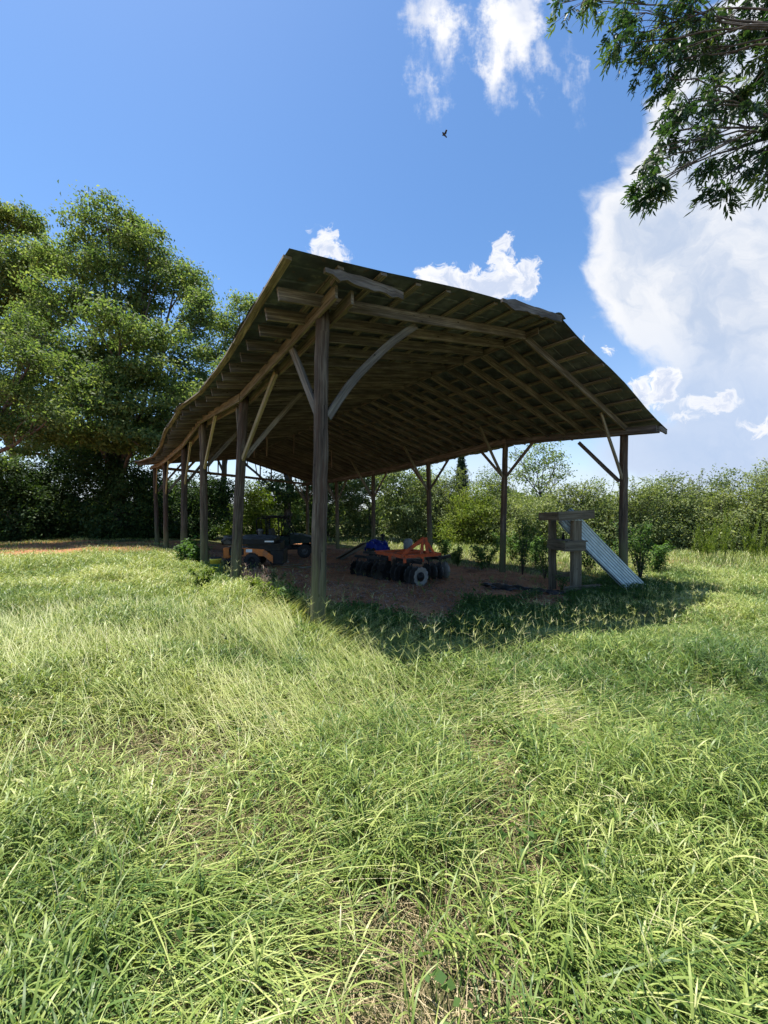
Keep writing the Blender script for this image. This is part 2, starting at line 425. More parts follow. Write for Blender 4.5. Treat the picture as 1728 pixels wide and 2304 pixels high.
M['bark'] = bark('bark', (.045, .038, .032), (.16, .14, .12))
def leaf_mat(name, stops, transl=.35, rough=.45, tcol=(1.5, 1.6, .6), spec=.35):
    """leaf blades: 'tint' attribute carries which shade of green each leaf is"""
    m, g, bs, out = new_mat(name)
    at_ = g.new('ShaderNodeAttribute'); at_.attribute_name = 'tint'
    geo = g.new('ShaderNodeNewGeometry')
    n = g.noise(geo.outputs['Position'], 1.1, 3, .5)
    f = g.math('ADD', at_.outputs['Fac'], g.math('MULTIPLY', g.math('SUBTRACT', n, .5), .5))
    c = g.ramp(f, stops)
    g.l.new(c, bs.inputs['Base Color']); bs.inputs['Roughness'].default_value = rough; bs.inputs['Specular IOR Level'].default_value = spec
    tr = g.new('ShaderNodeBsdfTranslucent'); g.l.new(g.mix(1.0, c, tcol, 'MULTIPLY'), tr.inputs[0])
    mx = g.new('ShaderNodeMixShader'); mx.inputs[0].default_value = transl
    g.l.new(bs.outputs[0], mx.inputs[1]); g.l.new(tr.outputs[0], mx.inputs[2]); g.l.new(mx.outputs[0], out.inputs[0])
    return m
M['leaf_pecan'] = leaf_mat('pecan_leaf', [(0, (.040, .076, .027)), (.5, (.108, .160, .054)), (1, (.25, .29, .11))], .50, .6, (1.4, 1.5, .7), spec=.18)
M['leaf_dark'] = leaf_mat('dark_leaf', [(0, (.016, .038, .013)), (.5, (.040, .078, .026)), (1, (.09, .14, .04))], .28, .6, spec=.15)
M['leaf_shrub'] = leaf_mat('shrub_leaf', [(0, (.055, .088, .035)), (.5, (.14, .18, .072)), (1, (.30, .33, .15))], .38, .6, spec=.18)
M['leaf_lime'] = leaf_mat('lime_leaf', [(0, (.05, .085, .015)), (.5, (.12, .17, .03)), (1, (.24, .28, .06))], .42, .6, spec=.15)
M['leaf_cedar'] = leaf_mat('cedar_leaf', [(0, (.010, .026, .012)), (.6, (.025, .052, .022)), (1, (.05, .08, .03))], .12, .6)
M['leaf_weed'] = leaf_mat('weed_leaf', [(0, (.04, .085, .025)), (.5, (.08, .15, .04)), (1, (.15, .22, .06))], .35, .55, spec=.2)
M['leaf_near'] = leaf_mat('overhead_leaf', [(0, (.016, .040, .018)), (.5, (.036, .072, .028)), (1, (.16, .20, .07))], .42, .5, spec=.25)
M['grass'] = leaf_mat('grass_blade', [(0, (.030, .075, .014)), (.28, (.090, .160, .032)), (.52, (.225, .295, .065)), (.76, (.44, .48, .165)), (1, (.60, .54, .34))], .30, .45, (1.2, 1.2, .6), spec=.4)
M['straw'] = leaf_mat('straw_blade', [(0, (.12, .09, .045)), (.5, (.27, .21, .11)), (1, (.50, .42, .26))], .15, .7, (1.0, .95, .8))
M['dead'] = leaf_mat('dead_stalk', [(0, (.16, .10, .08)), (.5, (.30, .20, .16)), (1, (.45, .34, .27))], .1, .8, (1, 1, .9))
def ground_mat():
    m, g, bs, out = new_mat('ground_soil')
    geo = g.new('ShaderNodeNewGeometry'); P = geo.outputs['Position']
    n = g.noise(P, 1.3, 6, .65); n2 = g.noise(P, 14, 5, .65); n3 = g.noise(P, 60, 4, .6)
    dirt = g.ramp(g.math('ADD', g.math('MULTIPLY', n, .6), g.math('MULTIPLY', n2, .4)), [(.36, (.17, .075, .040)), (.50, (.46, .20, .095)), (.64, (.42, .235, .14))])
    dirt = g.mix(g.smooth(n3, .60, .70, 0, .6), dirt, (.30, .25, .18))
    deb = g.smooth(g.noise(P, 2.6, 4, .6), .50, .60)
    dirt = g.mix(g.math('MULTIPLY', deb, g.smooth(g.noise(P, 34, 4, .7, 1.0), .48, .60)), dirt, (.075, .058, .045))
    thatch = g.ramp(g.noise(g.mapping(P, (50, 22, 1)), 1, 5, .7), [(.3, (.035, .045, .018)), (.5, (.085, .09, .035)), (.7, (.20, .165, .09))])
    # barn floor: bare clay inside the posts
    sp = g.new('ShaderNodeSeparateXYZ'); g.l.new(P, sp.inputs[0])
    X = g.math('SUBTRACT', sp.outputs[0], PLX); Y = g.math('SUBTRACT', sp.outputs[1], PLY)
    u = g.math('ADD', g.math('MULTIPLY', X, UX), g.math('MULTIPLY', Y, UY)); v = g.math('ADD', g.math('MULTIPLY', X, DX), g.math('MULTIPLY', Y, DY))
    wob = g.math('MULTIPLY', g.math('SUBTRACT', n, .5), 2.6)
    uu = g.math('ADD', u, wob); vv = g.math('ADD', v, wob)
    inside = g.math('MULTIPLY', g.math('MULTIPLY', g.smooth(uu, 0.0, 1.0), g.smooth(uu, 11.2, 10.0)), g.math('MULTIPLY', g.smooth(vv, -1.2, -.2), g.smooth(vv, 24, 22)))
    bare = g.math('MULTIPLY', g.smooth(g.noise(P, .55, 5, .6), .56, .66, 0, .8), g.smooth(sp.outputs[1], 20, 15))
    f = g.math('MAXIMUM', inside, bare)
    farl = g.math('MULTIPLY', g.smooth(sp.outputs[0], -8, -14), g.smooth(g.noise(P, .35, 3, .5), .38, .5))
    f = g.math('MAXIMUM', f, g.math('MULTIPLY', farl, g.smooth(sp.outputs[1], 27, 23)))
    g.l.new(g.mix(f, thatch, dirt), bs.inputs['Base Color']); bs.inputs['Roughness'].default_value = .95; bs.inputs['Specular IOR Level'].default_value = .1
    bump(g, bs, g.math('ADD', n2, g.math('MULTIPLY', n3, .5)), .9, .05)
    return m
M['ground'] = ground_mat()

# ------------------------------------------------------------------ ground
def make_ground():
    def axis(lim, fine, step, gro=1.18):
        a = list(np.arange(0, fine, step)); x = fine; st = step
        while x < lim: a.append(x); st *= gro; x += st
        a.append(lim); return np.array(a)
    ax = axis(900, 16, .16); xs = np.concatenate([-ax[:0:-1], ax])
    ay = axis(900, 30, .16); ys = np.concatenate([-axis(300, 3, .3)[:0:-1], ay])
    X, Y = np.meshgrid(xs, ys, indexing='ij'); Z = gz(X, Y)
    u, v = to_uv(X, Y)
    Z = Z + .03*np.sin(X*5.3+Y*3.1)*np.sin(Y*4.7-X*2.0)*np.exp(-((X/18)**2+((Y-8)/18)**2))
    V = np.stack([X, Y, Z], -1).reshape(-1, 3); nx, ny = X.shape
    i, j = np.meshgrid(np.arange(nx-1), np.arange(ny-1), indexing='ij'); o = (i*ny+j).ravel()
    Q = np.stack([o, o+ny, o+ny+1, o+1], -1)
    tag(np_mesh('ground', V, Q, M['ground'], smooth=True), kind='structure')
make_ground()

# ------------------------------------------------------------------ barn
zi = lambda v, vs, zs: float(np.interp(v, vs, zs))
UE_V = [-.95, .49, 2.81, 5.04, 6.97, 10.2, 13.2, 15.4, 17.6, 19.1, 21.6]; UE_U = [-.87, -.80, -.66, -.66, -.86, -.80, -.62, -.66, -1.0, -1.1, -1.0]; UE_Z = [3.02, 3.0, 2.98, 2.95, 2.95, 2.9, 2.75, 2.6, 2.6, 2.75, 2.95]
RE_V = [-.95, 0, 4.1, 8.2, 12.3, 16.4, 20.5, 21.6]; RE_Z = [2.47, 2.49, 2.74, 2.50, 2.31, 2.20, 2.16, 2.16]
RG_V = [-.95, 1, 6, 12, 21.6]; RG_Z = [4.02, 4.05, 4.04, 3.95, 3.75]
UR = 4.95; UEND = BW+1.03
def ue(v): return zi(v, UE_V, UE_U)
def S(u, v):
    """height of the roof sheet"""
    r = zi(v, RG_V, RG_Z)+CAMH
    if u <= UR:
        e = ue(v); a = zi(v, UE_V, UE_Z)+CAMH
        t = (u-e)/(UR-e); return a+(r-a)*t - .035*math.sin(math.pi*max(0, min(1, t)))*math.sin(v*.5)
    a = zi(v, RE_V, RE_Z)+CAMH; t = (u-UR)/(UEND-UR); return r+(a-r)*t
# posts: (x base, y base, x top, z of beam underside)
LP = []
for (pb, pt, Y, zb) in ((716, 725, 5.67, 2.83), (529, 549, 9.4, 2.68), (460, 457, 12.25, 2.80), (414, 415, 15.5, 2.56), (374, 371, 18.8, 2.32), (354, 348, 22.1, 2.52)):
    LP.append(((pb-CX)/F*Y, Y, (pt-CX)/F*Y, zb+CAMH))
RP = []
for (pb, pt, Y, zb) in ((1402, 1404, 11.8, 2.30), (1130, 1137, 14.8, 2.62), (968, 964, 18.1, 2.33), (840, 840, 21.4, 2.13), (760, 757, 24.7, 2.0), (693, 691, 28.0, 2.0)):
    RP.append(((pb-CX)/F*Y, Y, (pt-CX)/F*Y, zb+CAMH))
def post_at(P, z):
    xb, y, xt, zt = P; z0 = float(gz(xb, y)); t = (z-z0)/(zt-z0); return Vector((xb+(xt-xb)*t, y, z))
barn = thing('pole_barn', 'open timber pole barn with a sagging rusty metal roof standing in the grass', 'barn', (0, 0, 0))
def build_barn():
    for side, PS, r in (('l', LP, .112), ('r', RP, .118)):
        for k, P in enumerate(PS):
            z0 = float(gz(P[0], P[1]))-.3; zt = P[3]+(.17 if side == 'l' else .15); n = 14
            rr = r*random.uniform(.92, 1.06)
            mb = MB(); mb.tube([post_at(P, z0+(zt-z0)*i/n)+Vector((random.uniform(-.008, .008), random.uniform(-.008, .008), 0)) for i in range(n+1)],
                    [rr*(1.10-.16*i/n)*random.uniform(.975, 1.025) for i in range(n+1)], 20, True, .02, .02)
            mb.build('post', M['post'], barn)
    # eave beams: two planks clamped either side of each post
    def eave(PS, zoff, mat, ext0, ext1, dep=.19, side=1):
        uvs = [to_uv(P[2], P[1]) for P in PS]
        for off in (-.125, .125):
            pts = [B(uvs[0][0]+off, uvs[0][1]-ext0, PS[0][3]+.02)] if ext0 else []
            for (u, v), P in zip(uvs, PS): pts.append(B(u+off, v, P[3]))
            pts.append(B(uvs[-1][0]+off, uvs[-1][1]+ext1, PS[-1][3]))
            for i in range(len(pts)-1):
                a, b = pts[i], pts[i+1]; d = (b-a).normalized()
                e0 = .0 if i == 0 else .12; e1 = .0 if i == len(pts)-2 else .12
                if i == 0 and ext0:      # the front cantilever is one piece with the first span
                    continue
                if i == 1 and ext0: a = pts[0]; e0 = 0
                k = .012*(1 if i % 2 else -1)
                mb = MB(); mb.beam(a-d*e0+Vector((UX*k, UY*k, dep/2+zoff)), b+d*e1+Vector((UX*k, UY*k, dep/2+zoff)), .042, dep, n=5, wob=.004)
                mb.build('eave_beam', mat, barn)
    eave(LP, 0, M['beam'], .62, .7)
    eave(RP, 0, M['rafter'], .9, .7, .2)
    # broken stub on top of the beam end
    p = B(-.12, -.62, LP[0][3]+.2); mb = MB(); mb.beam(p, p+Vector((-DX*.16, -DY*.16, .07)), .035, .08, n=2, wob=.01, taper=.4); mb.build('beam_splinter', M['grey'], barn)
    # rafters
    v = -.2; k = 0
    while v < 21.3:
        for sd in (0, 1):
            vv = v+(.03 if sd else -.03)+random.uniform(-.03, .03)
            if sd == 0:
                ua = ue(vv)+.15+random.uniform(-.03, .07); ub = UR-.03
            else:
                ua = BW+.55+random.uniform(-.1, .12); ub = UR+.03
            h = .172; tt = .048*random.uniform(.9, 1.15); off = .045+h/2
            vb = vv+random.uniform(-.03, .03)
            mb = MB(); mb.beam(B(ua, vv, S(ua, vv)-off), B(ub, vb, S(ub, vb)-off), tt, h, n=4, wob=.005, bow=random.uniform(-.01, .01))
            o = mb.build('rafter', M['rafter'], barn)
        v += .605; k += 1
    # ridge board
    mb = MB()
    for i in range(8):
        a = -.5+i*2.75; b = a+2.75
        mb.beam(B(UR, a, S(UR, a)-.13), B(UR, b, S(UR, b)-.13), .03, .14)
    mb.build('ridge_board', M['rafter'], barn)
    # purlins
    def purlins(us, side):
        for i, uf in enumerate(us):
            mb = MB(); v = -.93+random.uniform(-.02, .12); w = random.uniform(.075, .11)
            while v < 21.45:
                L = random.uniform(2.4, 3.8); v2 = min(v+L, 21.5)
                j = random.uniform(-.035, .03); n = 4
                for q in range(n):
                    a = v+(v2-v)*q/n; b = v+(v2-v)*(q+1)/n
                    ua = (ue(a)+.06+uf*(UR-ue(a)-.16)) if side == 0 else uf
                    ub = (ue(b)+.06+uf*(UR-ue(b)-.16)) if side == 0 else uf
                    d = .02
                    pa = B(ua+j, a, S(ua, a)-d-.004); pb = B(ub+j, b, S(ub, b)-d-.004)
                    upv = Vector((-UX*(S(ua+.5, a)-S(ua-.5, a)), -UY*(S(ua+.5, a)-S(ua-.5, a)), 1)) if 1 < ua+.5 < 4 or ua > 6 else Vector((0, 0, 1))
                    mb.beam(pa, pb, w, .036, up=upv)
                v = v2+.004
            mb.build('purlin', M['beam'] if side == 0 and i == 0 else M['purlin'], barn)
    purlins([0.0, .125, .235, .345, .455, .565, .675, .785, .89, .99], 0)
    purlins([UR+.12+i*.625 for i in range(10)], 1)
    # roof sheets with crimps
    def slope(side):
        vs = []; v = -.97
        while v < 21.6:
            vs += [(v, 0), (v+.27, 0), (v+.285, .016), (v+.315, .016)]; v += .33
        us = np.linspace(0, 1, 9); mb = MB(); nv = len(us); b0 = 0
        rs = np.random.default_rng(5+side); edge = {}
        for i, (v, h) in enumerate(vs):
            sheet_i = int((v+.97)/.66); rr = np.random.default_rng(sheet_i+100*side); eo = rr.uniform(-.05, .05)
            for t in us:
                if side == 0: e = ue(v)+eo; u = e+(UR-e)*t
                else: e = UEND+eo; u = e+(UR-e)*t
                vf = v + (.03*math.sin(t*9) if v < -.9 else 0)
                z = S(u, v)+h+.006+(.012*math.sin(v*9+sheet_i) if t == 0 else 0)
                mb.v.append(tuple(B(u, vf, z)))
        for i in range(len(vs)-1):
            for j in range(nv-1):
                o = i*nv+j; mb.face((o, o+nv, o+nv+1, o+1), [(0, 0)]*4)
        mb.build('roof_panel', M['roof'], barn, solid=.003)
    slope(0); slope(1)
    mb = MB()
    def cap(s, t):
        v = -1.0+t*22.5; x = (s-.5)*.36
        return B(UR+x, v, S(UR+x, v)+.045 - (.02 if abs(x) > .1 else 0))
    mb.sheet(cap, 4, 40); mb.build('ridge_cap', M['roof'], barn, solid=.003)
    # knee braces
    def brace(p, q, mat, w=.045, h=.11, curve=0.0, out=Vector((0, 0, 0)), up=None):
        p = Vector(p)+out; q = Vector(q)+out; mb = MB(); n = 8 if curve else 3
        d = (q-p).normalized(); up = up or Vector((0, 0, 1))
        mb.beam(p, q, w, h, up=up, n=n, wob=.006, bow=curve); mb.build('knee_brace', mat, barn)
    for k, P in enumerate(LP):
        u, v = to_uv(P[2], P[1]); zt = P[3]
        # towards the back
        rb = (1.16, .62, .62, .6, .6, .6)[k]; dr = (1.36, 1.28, 1.25, 1.3, 1.3, 1.3)[k]
        lo = post_at(P, zt-dr)+Vector((DX*.1, DY*.1, 0)); hi = B(u, v+rb, zt+.03)
        brace(lo, hi, M['grey'] if k < 2 else M['rafter'], .05, .13)
        if k >= 1:
            rf = (0, 2.2, 1.75, 1.5, 1.4, 1.3)[k]
            lo = post_at(P, zt-1.38)-Vector((DX*.12, DY*.12, 0)); hi = B(u-.03, v-rf, zt+.02+(LP[k-1][3]-zt)*rf/4)
            brace(lo, hi, M['yellow'], .055, .12)
        ru = 1.82 if k == 0 else 1.5
        lo = post_at(P, zt-(1.40 if k == 0 else 1.3))+Vector((UX*.11, UY*.11, 0)); hu = u+ru; hi = B(hu, v, S(hu, v)-.20)
        brace(lo, hi, M['grey'] if k < 3 else M['rafter'], .05, .12 if k == 0 else .11, curve=.12 if k == 0 else .02)
    for k, P in enumerate(RP):
        u, v = to_uv(P[2], P[1]); zt = P[3]
        if k == 0:
            brace(B(u-.02, v+.12, 4.24-.02-1.55), B(u, v+1.38, zt+.06), M['rafter'], .045, .11)
        else:
            lo = post_at(P, zt-1.2); brace(lo+Vector((DX*.1, DY*.1, 0)), B(u, v+1.3, zt+.03), M['rafter'], .045, .10)
            brace(lo-Vector((DX*.1, DY*.1, 0)), B(u, v-1.3, zt+.05), M['rafter'], .045, .10)
        lo = post_at(P, zt-1.25)-Vector((UX*.1, UY*.1, 0)); hu = u-1.5; brace(lo, B(hu, v, S(hu, v)-.18), M['beam'], .045, .11)
    # tie beams with short struts at the back gable and further in
    for (k, m) in ((5, 0), (3, 1)):
        a = LP[k]; b = RP[k]
        pa = Vector((a[2], a[1], a[3]+.1)); pb = Vector((b[2], b[1], b[3]+.1))
        if m == 0:
            mb = MB(); mb.beam(pa, pb, .05, .16, n=6, wob=.01); mb.build('tie_beam', M['rafter'], barn)
        for f in (.3, .36, .5, .64, .72):
            c = pa.lerp(pb, f); u, v = to_uv(c.x, c.y); zz = S(u, v)-.17
            mb = MB(); mb.beam(Vector((c.x, c.y, zz-(.9 if m else min(zz-c.z, 1.3)))), Vector((c.x, c.y, zz)), .05, .12, up=(DX, DY, 0)); mb.build('strut', M['rafter'], barn)
    # rotten fascia boards on the front edge
    def slab(p, q, w, h, name='fascia_board', mat=None, n=12, sd=3):
        rs = random.Random(sd); p = Vector(p); q = Vector(q); d = (q-p).normalized(); sdv = Vector((DX, DY, 0)); u2 = Vector((0, 0, 1)); mb = MB(); b = 0
        L = (q-p).length
        for k in range(n+1):
            t = k/n; e = (1 if .12 < t < .9 else .55 if t < .12 else .8); hh = h*e*rs.uniform(.8, 1.1)/2; lo = rs.uniform(-.02, .02)
            c = p.lerp(q, t)
            mb.v += [tuple(c+sdv*(w*a)+u2*(hh*z+(lo if z < 0 else 0))) for a, z in ((-.5, -1), (.5, -1), (.5, 1), (-.5, 1))]
        for k in range(n):
            o = 4*k; c0 = 0
            for i in range(4):
                j = (i+1) % 4; mb.face((o+i, o+j, o+4+j, o+4+i), [(L*k/n, c0), (L*k/n, c0+.1), (L*(k+1)/n, c0+.1), (L*(k+1)/n, c0)]); c0 += .1
        mb.face((3, 2, 1, 0), [(0, 0)]*4); o = 4*n; mb.face((o, o+1, o+2, o+3), [(0, 0)]*4)
        mb.build(name, mat or M['rafter'], barn)
    slab(B(-.35, -.86, S(-.35, -.9)-.10), B(1.0, -.74, S(1.0, -.9)-.15), .05, .13, sd=3)
    slab(B(3.0, -1.0, S(3.0, -.95)-.03), B(4.93, -1.0, S(4.93, -.95)-.09), .05, .17, sd=8, n=16)
    slab(B(UEND-.45, -.9, S(UEND-.45, -.9)-.10), B(UEND-.03, -.95, S(UEND-.03, -.9)-.10), .05, .14, sd=12, n=4)
build_barn()

# ------------------------------------------------------------------ foliage
def leaves(C, N, L, W, tint, fold=.25, A=None):
    """one rhombic leaf per row: C centre, N facing, L length, W width, A optional pointing direction"""
    n = len(C); N = N/np.linalg.norm(N, axis=1, keepdims=True)
    if A is None: A = rng.normal(size=(n, 3)); A[:, 2] -= .5
    A = A-N*(A*N).sum(1, keepdims=True); A /= np.linalg.norm(A, axis=1, keepdims=True)+1e-9
    Bv = np.cross(N, A); L = np.broadcast_to(L, n)[:, None]; W = np.broadcast_to(W, n)[:, None]
    p0 = C-A*L*.5; p2 = C+A*L*.5-N*L*fold*.4; m = C-A*L*.08
    p1 = m+Bv*W*.5+N*W*fold; p3 = m-Bv*W*.5+N*W*fold
    V = np.stack([p0, p1, p2, p3], 1).reshape(-1, 3); Q = np.arange(n*4).reshape(-1, 4)
    return V, Q, np.repeat(tint, 4)
def subdivide(puffs, k=6, s=.52, seed=1):
    """every big puff becomes a few smaller ones set round its rim, so the crown has boughs"""
    rs = random.Random(seed); out = []
    for (cx, cy, cz, rx, ry, rz) in puffs:
        for i in range(k):
            a = 6.283*(i+rs.random())/k; el = rs.uniform(-.5, 1.2); c = math.cos(el); q = rs.uniform(.55, .8); m = s*rs.uniform(.75, 1.2)
            out.append((cx+rx*q*c*math.cos(a), cy+ry*q*c*math.sin(a), cz+rz*q*math.sin(el), rx*m, ry*m, rz*m*.72))
    return out
def puff_leaves(puffs, per_m2, size, flat=.55, hollow=.5, clump=.5, tint_mu=.5, droop=.3, cl_n=26):
    """leaves in clumps scattered through each puff (cx,cy,cz,rx,ry,rz)"""
    Cs = []; Ts = []; Ns = []
    for (cx, cy, cz, rx, ry, rz) in puffs:
        area = rx*ry+ry*rz+rx*rz
        ncl = max(4, int(per_m2*area/cl_n))
        d = rng.normal(size=(ncl, 3)); d /= np.linalg.norm(d, axis=1, keepdims=True)
        rad = hollow+(1.08-hollow)*rng.random(ncl)**.6
        cc = d*rad[:, None]*np.array([rx, ry, rz])+np.array([cx, cy, cz])
        ct = rng.normal(0, .16, ncl)
        k = rng.poisson(cl_n, ncl)+3
        idx = np.repeat(np.arange(ncl), k)
        off = rng.normal(size=(len(idx), 3))*clump*np.array([1, 1, flat])
        rr = np.repeat(rng.uniform(.6, 1.25, ncl), k)[:, None]
        Cs.append(cc[idx]+off*rr); Ts.append(ct[idx]); Ns.append(d[idx]*.5)
    C = np.concatenate(Cs); T = np.concatenate(Ts)+rng.normal(tint_mu, .17, len(C))
    N = np.concatenate(Ns)*1.3+rng.normal(size=C.shape)*.6; N[:, 2] += .5
    s = size*rng.uniform(.6, 1.35, len(C))
    return leaves(C, N, s, s*.52, np.clip(T, 0, 1))
def limb(mb, p, q, r0, r1, n=7, sag=.12, seed=None):
    p = Vector(p); q = Vector(q); L = (q-p).length; pts = []; rad = []
    side = Vector((random.uniform(-1, 1), random.uniform(-1, 1), 0))*L*.09
    for i in range(n+1):
        t = i/n; c = p.lerp(q, t)+side*math.sin(math.pi*t)+Vector((0, 0, L*sag*math.sin(math.pi*t)))
        c += Vector((random.uniform(-1, 1), random.uniform(-1, 1), random.uniform(-1, 1)))*L*.012
        pts.append(c); rad.append(r0+(r1-r0)*t)
    mb.tube(pts, rad, 7, True, .05); return pts
def tree(name, label, cat, base, puffs, trunk_r, fork, per_m2=300, size=.19, mat='leaf_pecan', group=None, twigs=5, tint=.5, clump=.34, hollow=.45, flat=.6, leaf_n=30, sub=6):
    """base, fork points in world; puffs in world; trunk and crown are children"""
    base = Vector(base); t = thing(name, label, cat, base, 0, group)
    mb = MB(); fk = Vector(fork)-base
    tp = limb(mb, (0, 0, -.2), fk, trunk_r, trunk_r*.72, 7, 0.0)
    for (cx, cy, cz, rx, ry, rz) in puffs:
        c = Vector((cx, cy, cz))-base
        st = tp[-1] if random.random() < .6 else tp[random.randint(4, 7)]
        far = (c-st).length
        pts = limb(mb, st, c, max(.03, trunk_r*.40), max(.012, trunk_r*.12), 7, .06)
        for _ in range(twigs):
            d = Vector((random.gauss(0, 1), random.gauss(0, 1), random.gauss(0.2, .7))).normalized()
            e = c+Vector((d.x*rx, d.y*ry, d.z*rz))*.85
            limb(mb, pts[random.randint(3, 7)], e, max(.015, trunk_r*.13), .008, 4, .05)
    mb.build('trunk', M['bark'], t)
    rel = [(cx-base.x, cy-base.y, cz-base.z, rx, ry, rz) for (cx, cy, cz, rx, ry, rz) in puffs]
    if sub: rel = subdivide(rel, sub, .52, len(bpy.data.objects)); hollow = .62
    V, Q, T = puff_leaves(rel, per_m2*(.62 if sub else 1), size, tint_mu=tint, clump=clump, hollow=hollow, flat=flat, cl_n=leaf_n)
    np_mesh('crown', V, Q, M[mat], t, T)
    return t
def pp(lst, Y, dy=1.0):
    """read puffs off the photo: (px,py,rpx,rpy[,dY]) at distance Y"""
    out = []
    for e in lst:
        px, py, rx, ry = e[:4]; y = Y+(e[4] if len(e) > 4 else random.uniform(-1.5, 1.5))
        c = at(px, py, y); rxm = rx/F*y; rzm = ry/F*y
        out.append((c.x, c.y, c.z, rxm, (rxm+rzm)/2*dy, rzm))
    return out
def build_trees():
    G = 'tall pecan trees behind the field'
    tree('pecan_tree', 'tallest pecan tree with a broad open crown, left of the barn', 'tree', gpx(275, 27), pp([(245, 520, 75, 60), (160, 580, 70, 60), (325, 560, 75, 60), (235, 610, 80, 55), (395, 650, 75, 60), (310, 680, 80, 55), (150, 690, 80, 60), (440, 735, 50, 50), (370, 770, 80, 45, -3), (230, 790, 90, 45, -2), (310, 860, 110, 40, -4), (430, 850, 50, 50), (200, 910, 70, 45), (380, 950, 60, 50), (300, 975, 70, 35), (455, 690, 30, 35), (160, 850, 90, 45, -4), (240, 880, 90, 45, -5), (310, 930, 90, 45, -5), (410, 900, 60, 50, -4), (270, 740, 90, 45, -5), (200, 985, 100, 45, -4), (290, 980, 80, 40, -5), (130, 990, 70, 40), (250, 1020, 80, 35), (350, 1010, 50, 35)], 27),
         .42, at(262, 1000, 27), 430, .21, group=G, tint=.52)
    tree('pecan_tree', 'pecan tree cut by the left photo edge, crown nearly as high as the tallest', 'tree', gpx(20, 31), pp([(30, 520, 70, 50), (-40, 560, 80, 60), (75, 600, 60, 60), (10, 640, 80, 60), (-70, 690, 90, 80), (80, 710, 70, 60), (20, 760, 80, 60), (100, 820, 60, 60), (60, 900, 80, 60), (140, 930, 60, 50), (0, 980, 90, 60), (110, 1020, 80, 40)], 31),
         .40, at(15, 950, 31), 360, .23, group=G, tint=.56)
    tree('pecan_tree', 'nearer low-crowned pecan at the left photo edge, boughs hanging over the field', 'tree', gpx(-60, 20.5), pp([(20, 745, 80, 45), (-50, 800, 110, 70), (70, 810, 60, 45), (45, 890, 85, 50), (110, 940, 50, 45), (-50, 930, 100, 70), (50, 980, 80, 45), (-90, 1020, 90, 50)], 21, .8),
         .34, at(-70, 980, 20.5), 420, .17, group=G, tint=.48)
    tree('pecan_tree', 'pale loose tree rising just left of the barn roof, behind the others', 'tree', gpx(520, 35), pp([(545, 690, 30, 38), (505, 740, 40, 40), (560, 770, 40, 45), (490, 810, 50, 45), (540, 850, 55, 50), (470, 900, 60, 50), (420, 930, 60, 50), (530, 940, 50, 40)], 35),
         .30, at(505, 1000, 35), 300, .24, group=G, tint=.62)
    tree('pecan_tree', 'forked pecan with grey trunks seen through the barn', 'tree', gpx(640, 34), pp([(600, 985, 80, 45), (680, 960, 90, 60), (760, 990, 70, 50), (560, 900, 90, 70), (520, 1000, 60, 28), (690, 1040, 60, 18), (800, 1040, 60, 40), (640, 860, 140, 90)], 33),
         .36, at(650, 1060, 34), 190, .24, group=G, tint=.4)
    # dark understory beneath the pecans
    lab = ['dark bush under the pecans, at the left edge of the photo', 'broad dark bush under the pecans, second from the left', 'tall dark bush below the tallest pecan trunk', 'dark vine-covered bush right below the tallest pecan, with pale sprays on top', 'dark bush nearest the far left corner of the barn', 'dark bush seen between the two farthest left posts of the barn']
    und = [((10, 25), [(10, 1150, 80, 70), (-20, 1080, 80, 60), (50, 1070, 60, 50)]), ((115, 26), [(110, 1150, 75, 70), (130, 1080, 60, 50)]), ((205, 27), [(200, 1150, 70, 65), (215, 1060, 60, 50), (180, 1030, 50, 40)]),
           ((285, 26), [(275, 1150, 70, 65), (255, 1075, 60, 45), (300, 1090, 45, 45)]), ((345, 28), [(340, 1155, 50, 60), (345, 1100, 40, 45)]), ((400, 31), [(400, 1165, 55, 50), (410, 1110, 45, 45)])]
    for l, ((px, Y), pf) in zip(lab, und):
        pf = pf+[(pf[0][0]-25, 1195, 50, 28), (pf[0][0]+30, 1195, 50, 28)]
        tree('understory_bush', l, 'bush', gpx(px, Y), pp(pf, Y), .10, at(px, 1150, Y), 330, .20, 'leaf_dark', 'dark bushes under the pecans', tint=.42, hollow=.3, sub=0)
    # hedge seen through and behind the barn
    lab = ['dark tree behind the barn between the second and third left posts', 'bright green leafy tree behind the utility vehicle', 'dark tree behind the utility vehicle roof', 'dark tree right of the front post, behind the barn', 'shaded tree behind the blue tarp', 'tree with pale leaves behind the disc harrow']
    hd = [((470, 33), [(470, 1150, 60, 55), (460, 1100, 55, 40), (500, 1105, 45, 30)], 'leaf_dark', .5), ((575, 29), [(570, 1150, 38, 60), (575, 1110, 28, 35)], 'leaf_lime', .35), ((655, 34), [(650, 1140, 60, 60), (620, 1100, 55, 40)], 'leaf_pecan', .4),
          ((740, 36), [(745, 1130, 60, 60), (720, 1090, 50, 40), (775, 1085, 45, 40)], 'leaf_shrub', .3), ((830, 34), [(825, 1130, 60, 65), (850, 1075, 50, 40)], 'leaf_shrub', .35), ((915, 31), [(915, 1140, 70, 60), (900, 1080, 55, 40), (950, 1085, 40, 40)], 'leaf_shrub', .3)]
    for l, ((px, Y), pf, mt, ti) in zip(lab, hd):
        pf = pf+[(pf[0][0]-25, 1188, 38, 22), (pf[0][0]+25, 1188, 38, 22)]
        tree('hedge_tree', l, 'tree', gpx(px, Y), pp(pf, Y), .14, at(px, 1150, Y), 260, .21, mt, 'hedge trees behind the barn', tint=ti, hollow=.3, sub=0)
    # cedar
    b = gpx(1038, 30); t = thing('cedar_tree', 'dark conical cedar behind the barn, right of the third right-hand post', 'tree', b)
